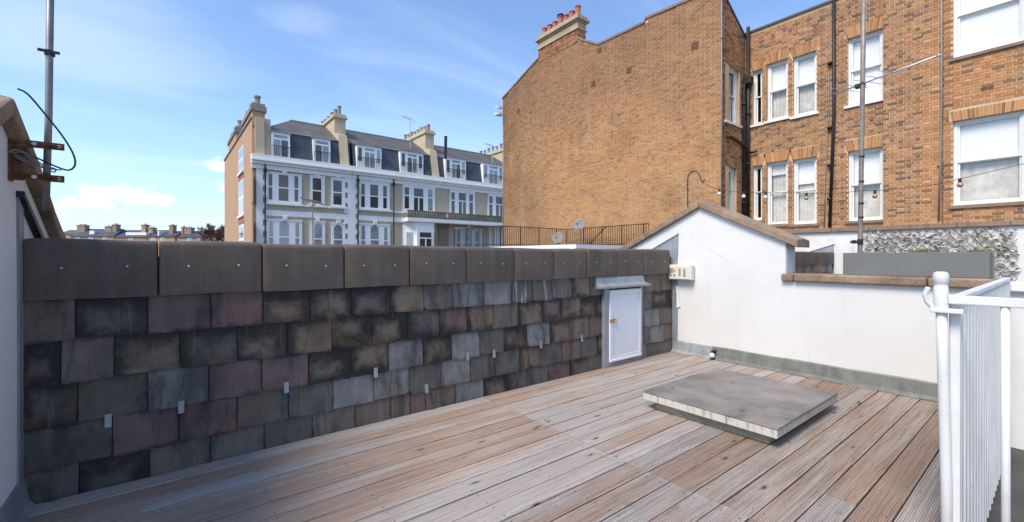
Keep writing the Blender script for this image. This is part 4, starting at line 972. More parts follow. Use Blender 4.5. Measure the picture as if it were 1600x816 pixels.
for i in range(7):
    a = cB - 0.18 - (cB - cA - 0.36) * i / 6; B = MB(); zb = zc(22); r_ = 0.115 + 0.012 * (i % 2); hh = 0.40 + 0.08 * (i in (3, 6)) 
    B.lathe([(r_ + 0.02, 0), (r_ + 0.01, 0.05), (r_ - 0.01, hh * 0.5), (r_ - 0.012, hh - 0.07), (r_ + 0.012, hh - 0.05), (r_ + 0.012, hh), (r_ - 0.03, hh)], (U1 + 0.2, a, zb), 'Z', 14); pot = obj('chimney_pot', B, MAT['terracotta'], stk, smooth=True); smoothless(pot)
    if i == 3:
        B = MB(); B.lathe([(0.14, 0), (0.17, 0.05), (0.15, 0.09)], (U1 + 0.2, a, zb + hh + 0.002), 'Z', 14); obj('pot_cowl', B, MAT['black'], stk)
# putlog holes / air bricks in the blank gable
for x, y, s_ in ((1086, 72, 0.24), (983, 110, 0.22), (927, 131, 0.22), (937, 79, 0.2), (810, 174, 0.2)):
    a, z = onX(x, y, U1); B = MB(); B.box(a - s_ / 2, a + s_ / 2, -0.016, 0.0, z - s_ / 2, z + s_ / 2, m=m1)
    for i in range(3): B.box(a - s_ / 2 + 0.02, a + s_ / 2 - 0.02, -0.021, -0.015, z - s_ / 2 + 0.03 + i * s_ / 3.2, z - s_ / 2 + 0.06 + i * s_ / 3.2, m=m1)
    obj('air_brick', B, MAT['rust'], bb)
a, z = onX(1543, 138, U2); part('air_brick', bb, MAT['rust'], (a - 0.10, a + 0.11, -0.016, 0.0, z - 0.03, z + 0.04), m=m2)
# pipes
def pipe(name, pts, r, mat, par=bb, rings=()):
    B_ = MB(); B_.tube(pts, r, 10)
    for z in rings: B_.lathe([(r * 1.45, -0.03), (r * 1.45, 0.03)], (pts[0][0], pts[0][1], z), 'Z', 10)
    return obj(name, B_, MAT[mat], par, smooth=True)
a = onX(1169, 0, U2 - 0.10)[0]; pipe('soil_pipe', [(U2 - 0.10, a, 2.0), (U2 - 0.10, a, 9.0)], 0.055, 'black', rings=(2.6, 4.4, 6.1, 7.0))
a = onX(1162.5, 0, U2 - 0.25)[0]; pipe('soil_pipe', [(U2 - 0.25, a, 2.0), (U2 - 0.25, a, 7.0), (U2 - 0.12, a - 0.03, 7.4)], 0.05, 'black', rings=(3.1, 5.0, 6.4))
zz = onX(1150, 226, U2 - 0.6)[1]; pipe('waste_branch', [(U1 + 0.25, VW0 - 0.05, zz + 0.12), (U1 + 0.3, VW0 - 0.13, zz + 0.1), (U2 - 0.25, VW0 - 0.15, zz - 0.06)], 0.055, 'black')
a, zz = onX(1172, 239, U2 - 0.1); pipe('waste_branch', [(U2 - 0.10, a, zz), (U2 - 0.10, a - 0.22, zz + 0.02)], 0.035, 'black')
a = onX(1168, 90, U2 - 0.2)[0]; part('hopper', bb, MAT['black'], (a - 0.13, a + 0.12, -0.28, -0.02, 7.05, 7.3), m=m2, bevel=0.03)
x_ = onY(1127.5, 0, VW0 - 0.03)[0]; pipe('conduit', [(x_, VW0 - 0.03, 2.0), (x_, VW0 - 0.03, 9.9)], 0.022, 'greycable', rings=(8.2,))
a = onX(1303, 0, U2 - 0.07)[0]; pipe('rain_pipe', [(U2 - 0.07, onX(1297.5, 0, U2)[0], 2.15), (U2 - 0.07, a, 5.5), (U2 - 0.07, a, 9.3)], 0.042, 'black', rings=(3.0, 4.0, 5.1, 7.0))
a = onX(1294, 0, U2 - 0.02)[0]; pipe('cable_run', [(U2 - 0.02, a + 0.1, 2.15), (U2 - 0.02, a + 0.06, 3.6), (U2 - 0.02, a, 5.2), (U2 - 0.02, a - 0.04, 8.8)], 0.014, 'mastgrey')
a = onX(1471, 0, UB - 0.03)[0]; pipe('conduit', [(UB - 0.03, a + 0.05, 2.2), (UB - 0.03, a + 0.02, 3.8), (UB - 0.03, a, 5.4), (UB - 0.03, a, 9.9)], 0.02, 'greycable', rings=(3.6,))
a = onX(787, 0, U1)[0]; pipe('cable_run', [(U1 - 0.02, a, 1.6), (U1 - 0.02, a, 8.1)], 0.02, 'greycable')
# security lights at the far corner
for y_, s_ in ((178, 1.0), (168, 0.6)):
    a, z = onX(783, y_, U1); B = MB(); B.box(a + 0.02, a + 0.30 * s_, -0.16, 0.14, z - 0.04, z + 0.05, m=m1); B.prism([(a + 0.1, z - 0.04), (a + 0.34 * s_, z - 0.02), (a + 0.34 * s_, z + 0.02), (a + 0.1, z + 0.11)], m1, -0.22, 0.2); obj('floodlight', B, MAT['wpaint'], bb)

# ================================================================== faded leaf trellis on the painted base
tr = empty('leaf_trellis', (U2 - 0.1, 2.2, 0.7), 'faded artificial leaf trellis fixed to the white painted wall', 'trellis')
tU = U2 - 0.165; ta1 = onX(1346, 0, tU)[0]; ta0 = onX(1590, 0, tU)[0]; tz0, tz1 = 0.70, BANDZ - 0.13
rt = random.Random(9)
n = 24
for s_ in (1, -1):
    for i in range(n):
        c = ta0 - 0.6 + (ta1 - ta0 + 1.2) * i / n; dz = (tz1 - tz0); run = dz * 0.75 * s_
        p0, p1 = Vector((tU + 0.012 * s_, c, tz0)), Vector((tU + 0.012 * s_, c + run, tz1))
        def clip(p, q_, lim, lo):
            if (p.y < lim) == (q_.y < lim): return (p, q_) if (p.y < lim) != lo else None
            k_ = (lim - p.y) / (q_.y - p.y); x = p.lerp(q_, k_)
            return (x, q_) if ((p.y < lim) == lo) else (p, x)
        sg = clip(p0, p1, ta0, True)
        if sg: sg = clip(*sg, ta1, False)
        if not sg or (sg[1] - sg[0]).length < 0.08: continue
        b = MB(); b.tube(sg, 0.007, 5); obj('lattice_lath', b, MAT['drygrass'], tr)
LM = []
for mi in range(4):
    for v_ in range(3):
        b = MB(); w_ = (0.038, 0.046, 0.034)[v_]; L = (0.10, 0.105, 0.085)[v_]
        b.add([(0, 0, 0), (-0.012, w_, L * 0.35), (-0.02, w_ * 0.8, L * 0.65), (-0.008, 0, L), (-0.02, -w_ * 0.8, L * 0.65), (-0.012, -w_, L * 0.35), (0.006, 0, L * 0.5)], [(0, 1, 2, 6), (6, 2, 3), (6, 3, 4), (0, 6, 4, 5)])
        LM.append(b.mesh('leaf', LEAF[mi], fix=False))
rest = [MB() for _ in range(4)]; cnt = 0; leaves = []
ny = int((ta1 - ta0) / 0.085); nz_ = int((tz1 - tz0) / 0.075)
for i in range(ny):
    for j in range(nz_):
        y = ta0 + (i + 0.5 + rt.uniform(-0.5, 0.5) + 0.5 * (j % 2)) * 0.085; z = tz0 + (j + rt.uniform(-0.4, 0.4)) * 0.075
        if not (ta0 - 0.02 < y < ta1) or z > tz1 - 0.04 or rt.random() < 0.06: continue
        leaves.append((y, z))
leaves.sort(key=lambda p: (p[1] < 1.0, p[0]))
for i, (y, z) in enumerate(leaves):
    mi = rt.choices(range(12), [6, 6, 6, 3, 3, 3, 1.5, 1.5, 1.5, 4, 4, 4])[0]
    M_ = Matrix.Translation((tU - rt.uniform(0.02, 0.05), y, z)) @ Matrix.Rotation(rt.uniform(-2.6, 2.6), 4, 'X') @ Matrix.Rotation(rt.uniform(-0.7, 0.5), 4, 'Y') @ Matrix.Rotation(rt.uniform(-0.6, 0.6), 4, 'Z') @ Matrix.Scale(rt.uniform(0.8, 1.25), 4)
    if i < 300:
        o = obj('leaf', LM[mi], None, tr); o.matrix_basis = M_
    else:
        me = LM[mi]; rest[mi // 3].add([M_ @ v.co for v in me.vertices], [tuple(p.vertices) for p in me.polygons])
rr = MB()
for b in rest: rr.add(b.v, b.f)
if rr.v: obj('leaf_mass', rr, LEAF[0], tr, fix=False, kind='stuff')

# ================================================================== neighbour's parapet, flat roof, rails
npw = empty('parapet_wall', (13.2, 4.4, -0.3), 'short dark parapet with slates below the white painted wall', 'wall')
VN = 4.22; mn = mY(VN); rn_ = random.Random(5)
part('wall_core', npw, MAT['roofdark'], (Ex + 0.4, U2 - 0.13, 0.004, 0.3, -0.3, 1.34), m=mn)
x = Ex + 0.42
while x < U2 - 0.3:
    smoothless(stone(npw, mn, x, min(x + 1.0, U2 - 0.14), 1.08, 1.42, -0.04, 0.32, MAT['pstone'], rn_)); x += 1.0
for r in range(2):
    x = 10.6 - 0.15 * r
    while x < U2 - 0.3:
        wd = rn_.uniform(0.24, 0.34); slate(npw, mn, x, min(x + wd, U2 - 0.14), 0.86 - 0.22 * r, 1.09 - 0.22 * r, 0, SL[rn_.choice('wgobdb')], rn_); x += wd
B = MB(); yN = VN + 0.0
B.prism([(VN - 0.02, 0.2), (VN - 0.02, 1.62), (VN + 0.55, 1.43), (VN + 0.55, 0.2)], mX(U2 - 0.135), 0.0, 0.012); obj('flashing_panel', B, MAT['leadlight'], npw)
B = MB(); B.tube([(U2 - 0.14, VN - 0.04, 1.66), (U2 - 0.14, VN + 0.9, 1.33)], 0.014, 6); obj('flashing_edge', B, MAT['lead'], npw)
nr = MB(); nr.box(Ex + 0.30, U2 - 0.13, -3.5, 6.5, -11, -0.32); obj('neighbour_roof', nr, MAT['roofdark'], kind='structure')
# dry plant against the neighbour's slates
dp = empty('dry_plant', (9.0, 3.05, 0.6), 'withered brown plant sticking up behind the low wall coping', 'plant')
c = onS(1278, 424, 9.4); dp.location = c; ROOT[dp.name] = c; b = MB()
for i in range(70):
    a = rt.uniform(0, 6.28); q0 = c + Vector((math.cos(a), math.sin(a), 0)) * rt.uniform(0, 0.05) + Vector((0, 0, -1.55)); q1 = c + Vector((math.cos(a) * rt.uniform(0.02, 0.10), math.sin(a) * rt.uniform(0.02, 0.10), rt.uniform(-0.10, 0.17)))
    b.tube([q0, q0.lerp(q1, 0.7), q1], [0.006, 0.005, 0.002], 4)
obj('stem', b, MAT['drygrass'], dp)
fb = empty('flat_roof_building', (11.6, 13, -11), 'pale edged flat roof in front of the blank brick gable', 'building')
FZ = 1.66
part('building_body', fb, MAT['brownbrick'], (9.5, U1 - 0.01, 9.0, 17.0, -11, FZ - 0.16))
part('roof_edge', fb, MAT['stucco'], (9.42, U1 - 0.012, 8.92, 17.05, FZ - 0.158, FZ))
part('felt', fb, MAT['roofdark'], (9.55, U1 - 0.02, 9.05, 16.9, FZ + 0.001, FZ + 0.02))
def rail(name, p0, p1, label, hgt=0.78):
    o = empty(name, (p0[0], p0[1], FZ), label, 'railing', None); p0, p1 = Vector((*p0, FZ + 0.018)), Vector((*p1, FZ + 0.018)); L = (p1 - p0).length; n_ = int(L / 0.105)
    for zz, r_ in ((hgt, 0.016), (0.09, 0.012)):
        b_ = MB(); b_.tube([p0 + Vector((0, 0, zz)), p1 + Vector((0, 0, zz))], r_, 6); obj('top_rail' if zz == hgt else 'bottom_rail', b_, MAT['black'], o)
    for i in range(n_ + 1):
        p = p0.lerp(p1, i / n_); b_ = MB(); post_ = i % 9 == 0
        b_.tube([p, p + Vector((0, 0, hgt + (0.02 if post_ else -0.016)))], 0.024 if post_ else 0.011, 6); obj('rail_post' if post_ else 'baluster', b_, MAT['black'], o)
    return o
rail('roof_railing', (9.85, 16.6), (9.85, 13.25), 'black iron railing on flat roof crossing in front of the balcony house')
rail('roof_railing', (9.85, 13.2), (13.30, 13.2), 'black iron railing running from the roof corner to the brick gable')
r3 = rail('roof_railing', (13.30, 13.12), (13.30, 9.1), 'black iron railing along the foot of the blank brick gable')
b = MB(); p = Vector((13.26, 11.0, FZ + 0.02)); b.tube([p + Vector((-0.02, 0.95, 0)), p + Vector((0, 0, 0.76))], 0.018, 6); obj('stay_bar', b, MAT['black'], r3)
def dish(x, y, s, rad, label, up):
    c_ = onS(x, y, s); o = empty('satellite_dish', (c_.x, c_.y, FZ + 0.02), label, 'satellite dish')
    Rm = Vector((-0.75, -0.35, 0.32)).to_track_quat('Z', 'Y').to_matrix()
    b_ = MB(); b_.lathe([(0.005, -0.05), (rad * 0.4, -0.04), (rad * 0.75, -0.018), (rad, 0.012), (rad, 0.017), (rad * 0.75, -0.012), (rad * 0.4, -0.034), (0.004, -0.044)], c_, Rm, 28); obj('reflector', b_, MAT['dish'], o, smooth=True)
    f_ = c_ + Rm @ Vector((0, 0, rad * 1.0)); b_ = MB(); b_.tube([c_ + Rm @ Vector((0, -rad, 0)), f_ + Rm @ Vector((0, -rad * 0.3, 0))], 0.008, 6); b_.lathe([(0.03, -0.05), (0.03, 0.04), (0.02, 0.05)], f_ + Rm @ Vector((0, -rad * 0.3, 0)), Rm, 10); obj('feed_arm', b_, MAT['dish'], o)
    b_ = MB(); b_.tube([Vector((c_.x + 0.06, c_.y, FZ + 0.02)), Vector((c_.x + 0.06, c_.y, c_.z))], 0.018, 8); obj('dish_pole', b_, MAT['galv'], o)
dish(905, 351, 17.6, 0.25, 'round grey satellite dish raised above the roof railing', 1)
dish(872, 372, 17.0, 0.24, 'grey satellite dish low behind the roof railing balusters', 0)

# ================================================================== street terrace opposite
VR = 34.0; mt = mY(VR)
RB = random.Random(17)
def px(x, y): return onY(x, y, VR)
Z = lambda x, y: onY(x, y, VR)[1]
ZC = Z(475, 251.5)                         # top of the cornice
ZM = ZC + 1.95                             # top of the mansard slope
def rwin(par, x0, x1, yt, yb, panes, arched=False, mats=('fg_dark',), mid=True, dep=0.0, surround=True, m=mt, plane=VR):
    a0, a1 = onY(x0, 0, plane)[0], onY(x1, 0, plane)[0]; xc = (x0 + x1) / 2; z0, z1 = onY(xc, yb, plane)[1], onY(xc, yt, plane)[1]
    B_ = MB(); B_.box(a0, a1, dep - 0.10, dep + 0.02, z0, z1, m=m); win = obj('window', B_, MAT['stucco'], par)
    if surround:
        c = (a0 + a1) / 2; part('sill', win, MAT['stucco'], (a0 - 0.12, a1 + 0.12, dep - 0.2, dep - 0.03, z0 - 0.14, z0 - 0.003), m=m); part('keystone', win, MAT['stucco'], (c - 0.14, c + 0.14, dep - 0.17, dep - 0.03, z1 + 0.002, z1 + 0.22), m=m); part('lintel', win, MAT['stucco'], (a0 - 0.05, a1 + 0.05, dep - 0.14, dep - 0.02, z1 - 0.08, z1 + 0.001), m=m)
    for i, (p0, p1, q0, q1) in enumerate(panes):
        b0, b1 = onY(p0, 0, plane)[0], onY(p1, 0, plane)[0]; pc = (p0 + p1) / 2; w0, w1 = max(onY(pc, q1, plane)[1], z0 + 0.05), onY(pc, q0, plane)[1]
        B_ = MB(); d_ = dep - 0.104
        if arched:
            n_ = 8; rise = min(0.35 * (b1 - b0), 0.3); poly = [(b0, w0), (b1, w0)] + [(b1 + (b0 - b1) * k_ / n_, w1 - rise + rise * math.sin(math.pi * k_ / n_)) for k_ in range(n_ + 1)]
            B_.prism(poly, m, d_, d_ + 0.02)
        else: B_.box(b0, b1, d_, d_ + 0.02, w0, w1, m=m)
        obj('pane', B_, MAT[mats[i % len(mats)]], win)
        if mid:
            B_ = MB(); zm_ = w0 + (w1 - w0) * (0.5 if mid is True else mid); B_.box(b0, b1, d_ - 0.02, d_ - 0.001, zm_ - 0.045, zm_ + 0.045, m=m)
            if b1 - b0 > 0.62 and mid is not True: B_.box((b0 + b1) / 2 - 0.05, (b0 + b1) / 2 + 0.05, d_ - 0.019, d_ - 0.002, w0, zm_ - 0.046, m=m)
            obj('sash_bar', B_, MAT['stucco'], win)
    return win
def dormer(par, x0, x1, yt, yb, trip=False, bay=False):
    pl_ = VR + 0.10; a0, a1 = onY(x0, 0, pl_)[0], onY(x1, 0, pl_)[0]; xc = (x0 + x1) / 2; z0, z1 = onY(xc, yb, pl_)[1], onY(xc, yt, pl_)[1]
    m = mY(pl_); B_ = MB(); B_.box(a0, a1, -0.05, 2.2, z0, z1, m=m); o = obj('dormer', B_, MAT['stucco'], par)
    part('dormer_roof', o, MAT['lead'], (a0 - 0.08, a1 + 0.08, -0.12, 2.3, z1 + 0.002, z1 + 0.07), m=m)
    L = a1 - a0; H = z1 - z0; cuts = [(0.12, 0.48), (0.53, 0.88)] if not trip else [(0.06, 0.20), (0.32, 0.49), (0.53, 0.70), (0.80, 0.94)]
    for f0, f1 in cuts:
        side = trip and f0 in (0.06, 0.80); b_ = MB(); b_.box(a0 + L * f0, a0 + L * f1, -0.056, -0.03, z0 + H * (0.30 if side else 0.06), z0 + H * (0.88 if side else 0.72), m=m); obj('pane', b_, MAT['fg_sky' if RB.random() < 0.6 else 'fg_dark'], o)
    b_ = MB(); b_.box(a0 + L * (0.14 if not trip else 0.32), a0 + L * (0.86 if not trip else 0.70), -0.056, -0.03, z0 + H * 0.79, z0 + H * 0.90, m=m); obj('pane', b_, MAT['fg_sky'], o)
    b_ = MB(); n_ = int(L / 0.13)
    for i in range(n_ + 1): b_.box(a0 + L * i / n_ - 0.012, a0 + L * i / n_ + 0.012, -0.34, -0.32, z0, z0 + H * 0.42, m=m)
    b_.box(a0, a1, -0.345, -0.315, z0 + H * 0.42, z0 + H * 0.42 + 0.04, m=m); obj('window_guard', b_, MAT['black'], o)
def mansard(par, a0, a1, hipL=False):
    B_ = MB(); d0, d1, d2 = 0.12, 0.50, 4.3; zr = ZM + 2.0
    P = [(a0, d0, ZC - 0.02), (a1, d0, ZC - 0.02), (a1, d1, ZM), (a0, d1, ZM), (a1, d1 + 9, ZC - 0.02), (a0, d1 + 9, ZC - 0.02)]
    B_.add([mt(*p) for p in P], [(0, 1, 2, 3), (0, 3, 5), (1, 4, 2)]); obj('mansard_slope', B_, MAT['mansard'], par, fix=False)
    B_ = MB(); al = a0 + (2.6 if hipL else 0)
    P = [(a0, d1, ZM), (a1, d1, ZM), (a1, d2, zr), (al, d2, zr), (a0, d1 + 8, ZM), (a1, d1 + 8, ZM)]
    B_.add([mt(*p) for p in P], [(0, 1, 2, 3), (0, 3, 4), (4, 3, 2, 5)]); rf_ = obj('roof', B_, MAT['roofbrown'], par, fix=False)
    B_ = MB(); B_.tube([mt(a0, d1 - 0.03, ZM + 0.01), mt(a1, d1 - 0.03, ZM + 0.01)], 0.045, 6); obj('lead_roll', B_, MAT['leadlight'], rf_); B_ = MB(); B_.tube([mt(al, d2, zr + 0.02), mt(a1, d2, zr + 0.02)], 0.07, 6); obj('roof_ridge', B_, MAT['lead'], rf_)
    # lead-white drips under the change of pitch
def cornice(par, a0, a1):
    B_ = MB(); zt = ZC; B_.box(a0, a1, -0.45, 0.15, zt - 0.30, zt, m=mt); B_.box(a0, a1, -0.52, -0.10, zt - 0.42, zt - 0.302, m=mt); B_.box(a0, a1, -0.34, 0.05, zt - 0.60, zt - 0.422, m=mt); B_.box(a0, a1, -0.16, 0.02, zt - 0.92, zt - 0.602, m=mt); obj('cornice', B_, MAT['stucco'], par)
def quoins(par, a, w_, z0, z1, left=True, right=True):
    B_ = MB(); B_.box(a, a + w_, -0.10, 0.0, z0, z1, m=mt); z = z0; i = 0
    while z < z1 - 0.35:
        if i % 2 == 0: B_.box(a - (0.22 if left else 0), a + w_ + (0.22 if right else 0), -0.101, -0.001, z, z + 0.36, m=mt)
        else: B_.box(a, a + w_, -0.094, -0.001, z, z + 0.36, m=mt)
        z += 0.39; i += 1
    obj('quoin', B_, MAT['stucco'], par)
def chimney(par, x_right, y_top, y_bot, wid, length, pots, mat='cream', potmat='potgrey', m=None, n_=6, dback=1.6):
    """party-wall stack: long face along Y. x_right/y_top = near right top corner"""
    pl_ = VR + dback; a1 = onY(x_right, 0, pl_)[0]; a0 = a1 - wid; zt = onY(x_right, y_top, pl_)[1]
    m = mY(pl_); B_ = MB(); B_.box(a0, a1, 0, length, ZM - 1.0, zt - 0.35, m=m); o = obj('chimney', B_, MAT[mat], par)
    B_ = MB(); B_.box(a0 - 0.12, a1 + 0.12, -0.12, length + 0.12, zt - 0.349, zt - 0.18, m=m); B_.box(a0 - 0.02, a1 + 0.02, -0.02, length + 0.02, zt - 0.179, zt, m=m); obj('chimney_cap', B_, MAT[mat], o)
    for i in range(pots):
        d_ = 0.25 + (length - 0.5) * i / max(1, pots - 1); h_ = 0.55 + 0.18 * RB.random(); r_ = 0.15
        B_ = MB(); B_.lathe([(r_ + 0.03, 0), (r_, 0.12), (r_ - 0.02, h_ - 0.1), (r_ + 0.02, h_ - 0.08), (r_ + 0.02, h_)], m((a0 + a1) / 2, d_, zt), 'Z', 8); obj('chimney_pot', B_, MAT[potmat if potmat != 'mix' else RB.choice(['terracotta', 'potgrey', 'buff'])], o)
    return o
def partywall(par, x, zb=None):
    a = onY(x, 0, VR)[0]; B_ = MB(); B_.prism([(-0.05, ZC - 0.02), (0.55, ZM + 0.55), (1.7, ZM + 0.9), (1.7, ZC - 0.02)], lambda d, q_, z: mt(q_, d, z), a - 0.42, a + 0.22); obj('party_wall', B_, MAT['cream'], par)
G0 = -11.0
def house(x0, x1, label):
    a0, a1 = px(x0, 0)[0], px(x1, 0)[0]; o = empty('terrace_house', ((a0 + a1) / 2, VR + 6, G0), label, 'house', None)
    part('front_wall', o, MAT['tanbrick'], (a0, a1, 0.0, 9.5, G0, ZC - 0.3), m=mt); return o, a0, a1
BZ0, BZ1 = Z(485, 340.5), Z(485, 332.0)
h1, a0, a1 = house(400, 549, 'end terrace house with orange brick side wall and two roof dormers')
cornice(h1, a0 - 0.3, a1 - 0.01); mansard(h1, a0 + 0.35, a1, True)
part('string_course', h1, MAT['stucco'], (a0 + 0.5, a1, -0.07, 0.0, BZ0, BZ1), m=mt); zS = Z(485, 322.6); part('sill_course', h1, MAT['stucco'], (a0 + 0.5, a1, -0.09, 0.0, zS - 0.07, zS + 0.07), m=mt)
quoins(h1, a0, 0.40, G0, ZC - 0.9, left=False); quoins(h1, a1 - 0.32, 0.62, G0, ZC - 0.9)
rwin(h1, 416, 471, 271, 318, [(419.3, 425, 272, 312), (435, 450, 274, 314), (459.6, 465.4, 276, 315)], mats=('fg_dark', 'fg_brown', 'fg_dark'))
rwin(h1, 417, 471.5, 343.5, 400, [(420.5, 426.3, 346, 395), (436, 451, 345, 396), (461, 466.7, 348, 395)], mats=('fg_sky',), arched=True)
rwin(h1, 484, 507, 275, 321, [(488, 501.4, 279, 318)]); rwin(h1, 517, 538.7, 278.5, 323, [(520.3, 533.2, 282.5, 320)])
rwin(h1, 484, 507.5, 346, 402, [(490.5, 502.6, 349, 398)], arched=True, mats=('fg_sky',)); rwin(h1, 517.4, 539, 348.5, 402, [(521, 534, 351.5, 398)], arched=True, mats=('fg_sky',))
dormer(h1, 423.5, 453, 208, 247); dormer(h1, 489.4, 516, 217.5, 255.5)
# orange brick flank, parapet, chimneys and its windows
fl = lambda a, d, z: (a0 + d, a, z)
vf = 52.5; zf0, zf1 = Z(398, 192), ZM + 0.75
zfr = onX(398.5, 191, a0)[1]; zbk = onX(356, 242, a0)[1]
zfr = ZM + 0.55
B = MB(); B.prism([(VR - 0.0, G0), (VR - 0.0, ZC - 0.3), (VR + 0.3, zfr), (vf, zfr + 0.2), (vf, G0)], fl, -0.22, 0.30); obj('side_wall', B, MAT['orangebrick'], h1)
B = MB(); B.prism([(VR + 0.25, zfr), (VR + 0.25, zfr + 0.12), (vf, zfr + 0.32), (vf, zfr + 0.2)], fl, -0.30, 0.38); obj('side_coping', B, MAT['potgrey'], h1)
B = MB(); B.box(a0 + 0.301, a0 + 0.9, VR + 0.12, VR + 1.0, ZC - 0.02, zfr + 0.1); obj('flank_return', B, MAT['cream'], h1)
for x_0, x_1, yt, yb, ar in ((373.2, 380.5, 231, 270, 0), (373.2, 380.8, 282, 337, 1), (373.8, 381.5, 351, 398, 1)):
    y1_, y0_ = onX(x_0, 0, a0 - 0.22)[0], onX(x_1, 0, a0 - 0.22)[0]; xc = (x_0 + x_1) / 2; z0, z1 = onX(xc, yb, a0 - 0.22)[1], onX(xc, yt, a0 - 0.22)[1]
    mf = mX(a0 - 0.22); B = MB(); B.box(y0_, y1_, -0.02, 0.03, z0, z1, m=mf); wq = obj('window', B, MAT['wpaint'], h1)
    for k_ in range(2):
        B = MB(); B.box(y0_ + 0.25, y1_ - 0.25, -0.03, -0.01, z0 + 0.15 + (z1 - z0) * 0.5 * k_, z0 + (z1 - z0) * (0.46 + 0.49 * k_), m=mf); obj('pane', B, MAT['fg_sky'], wq)
    part('sill', wq, MAT['stucco'], (y0_ - 0.15, y1_ + 0.15, -0.14, 0.0, z0 - 0.16, z0 - 0.002), m=mf)
    if ar: part('arch_head', wq, MAT['terracotta'], (y0_ - 0.1, y1_ + 0.1, -0.03, 0.0, z1 + 0.002, z1 + 0.28), m=mf)
for yt, yb in ((273, 317), (345, 398)):
    y1_, y0_ = onX(393.0, 0, a0 - 0.22)[0], onX(396.6, 0, a0 - 0.22)[0]; z0, z1 = onX(395, yb, a0 - 0.22)[1], onX(395, yt, a0 - 0.22)[1]; part('blind_recess', h1, MAT['brownbrick'], (y0_ + 0.2, y1_ - 0.1, -0.02, 0.0, z0, z1), m=mX(a0 - 0.22))
def sidestack(x0, x1, yt, yb, pots):
    y1_, y0_ = onX(x0, 0, a0)[0], onX(x1, 0, a0)[0]; xc = (x0 + x1) / 2; zt = onX(xc, yt, a0)[1]
    B_ = MB(); B_.box(a0 - 0.2, a0 + 0.55, y0_, y1_, zfr - 0.5, zt); o = obj('chimney', B_, MAT['orangebrick'], h1); B_ = MB(); B_.box(a0 - 0.3, a0 + 0.65, y0_ - 0.1, y1_ + 0.1, zt + 0.001, zt + 0.35); B_.box(a0 - 0.22, a0 + 0.57, y0_, y1_, zt + 0.351, zt + 0.55); obj('chimney_cap', B_, MAT['potgrey'], o)
    for i in range(pots):
        B_ = MB(); B_.lathe([(0.22, 0), (0.18, 0.1), (0.16, 0.42), (0.22, 0.46), (0.22, 0.58)], (a0 + 0.15, y0_ + 0.4 + (y1_ - y0_ - 0.8) * i / max(1, pots - 1), zt + 0.552), 'Z', 10); obj('chimney_pot', B_, MAT['potgrey'], o)
sidestack(384, 399.5, 186, 190, 3); sidestack(361, 373, 218, 225, 3)
part('chimney_pier', h1, MAT['cream'], (a0 - 0.05, a0 + 0.5, VR - 0.06, VR + 0.5, ZC, zfr + 0.05))
chimney(h1, 540, 180, 212, 0.85, 5.2, 6, dback=1.7); partywall(h1, 541)
def dpipe(par, x, z1=None):
    a = px(x, 0)[0]; B_ = MB(); B_.tube([mt(a, -0.22, G0), mt(a, -0.22, (z1 or ZC - 0.3))], 0.048, 6); B_.box(a - 0.09, a + 0.09, -0.30, -0.14, ZC - 1.15, ZC - 0.9, m=mt); obj('downpipe', B_, MAT['black'], par)
dpipe(h1, 413.4)
h2, b0, b1 = house(549.2, 690, 'middle terrace house with white bay and stone balcony between two chimneys')
cornice(h2, b0, b1 - 0.01); mansard(h2, b0 + 0.2, b1)
aS = px(617, 0)[0]
part('string_course', h2, MAT['stucco'], (b0 + 0.4, aS + 0.8, -0.07, 0.0, BZ0, BZ1), m=mt); part('sill_course', h2, MAT['stucco'], (b0 + 0.4, aS + 0.8, -0.09, 0.0, zS - 0.07, zS + 0.07), m=mt)
rwin(h2, 561, 608.5, 284, 327, [(563.8, 569.3, 287, 324), (577.8, 590, 289, 325), (598, 603.5, 291, 326)])
rwin(h2, 561, 609, 350, 402, [(564, 569.8, 352.5, 398), (578.3, 590.8, 352, 398), (599.4, 604.6, 355, 398)], mats=('fg_sky',), arched=True)
rwin(h2, 629, 679, 290.5, 331.5, [(631.4, 638.3, 293, 326), (646, 660.5, 295, 337), (668, 675, 297, 329.5)], mats=('fg_dark', 'fg_dark', 'fg_sky'), mid=0.62)
dormer(h2, 557, 596, 229, 264, True); dormer(h2, 625, 661, 238, 271.5, True)
chimney(h2, 678, 205, 232, 0.85, 5.4, 8, potmat='mix', dback=1.7); partywall(h2, 683)
dpipe(h2, 557.8); dpipe(h2, 613.7)
h3, c0, c1 = house(690.2, 812, 'terrace house with long balcony and bay dormer beside the brick gable')
cornice(h3, c0, c1); mansard(h3, c0, c1)
rwin(h3, 702.6, 741.5, 298, 336, [(704.5, 709.5, 301, 333), (716, 727, 302, 342), (732.5, 738, 304, 335)], mid=0.62); rwin(h3, 761.6, 800, 304, 341, [(763.5, 768.5, 307, 338), (774, 785, 308, 346), (792, 797, 310, 340)], mid=0.62)
rwin(h3, 710.6, 752.8, 356, 402, [(713.5, 718, 359, 398), (725, 737, 358, 398), (742, 746, 361, 398)], arched=True, mats=('fg_dark', 'fg_sky'))
dormer(h3, 695.5, 727.7, 248, 280, True); dormer(h3, 754, 786, 257, 289, True)
chimney(h3, 797, 233, 250, 0.9, 6.5, 9, dback=2.2)
B = MB(); a_, z_ = px(650, 0)[0], 0
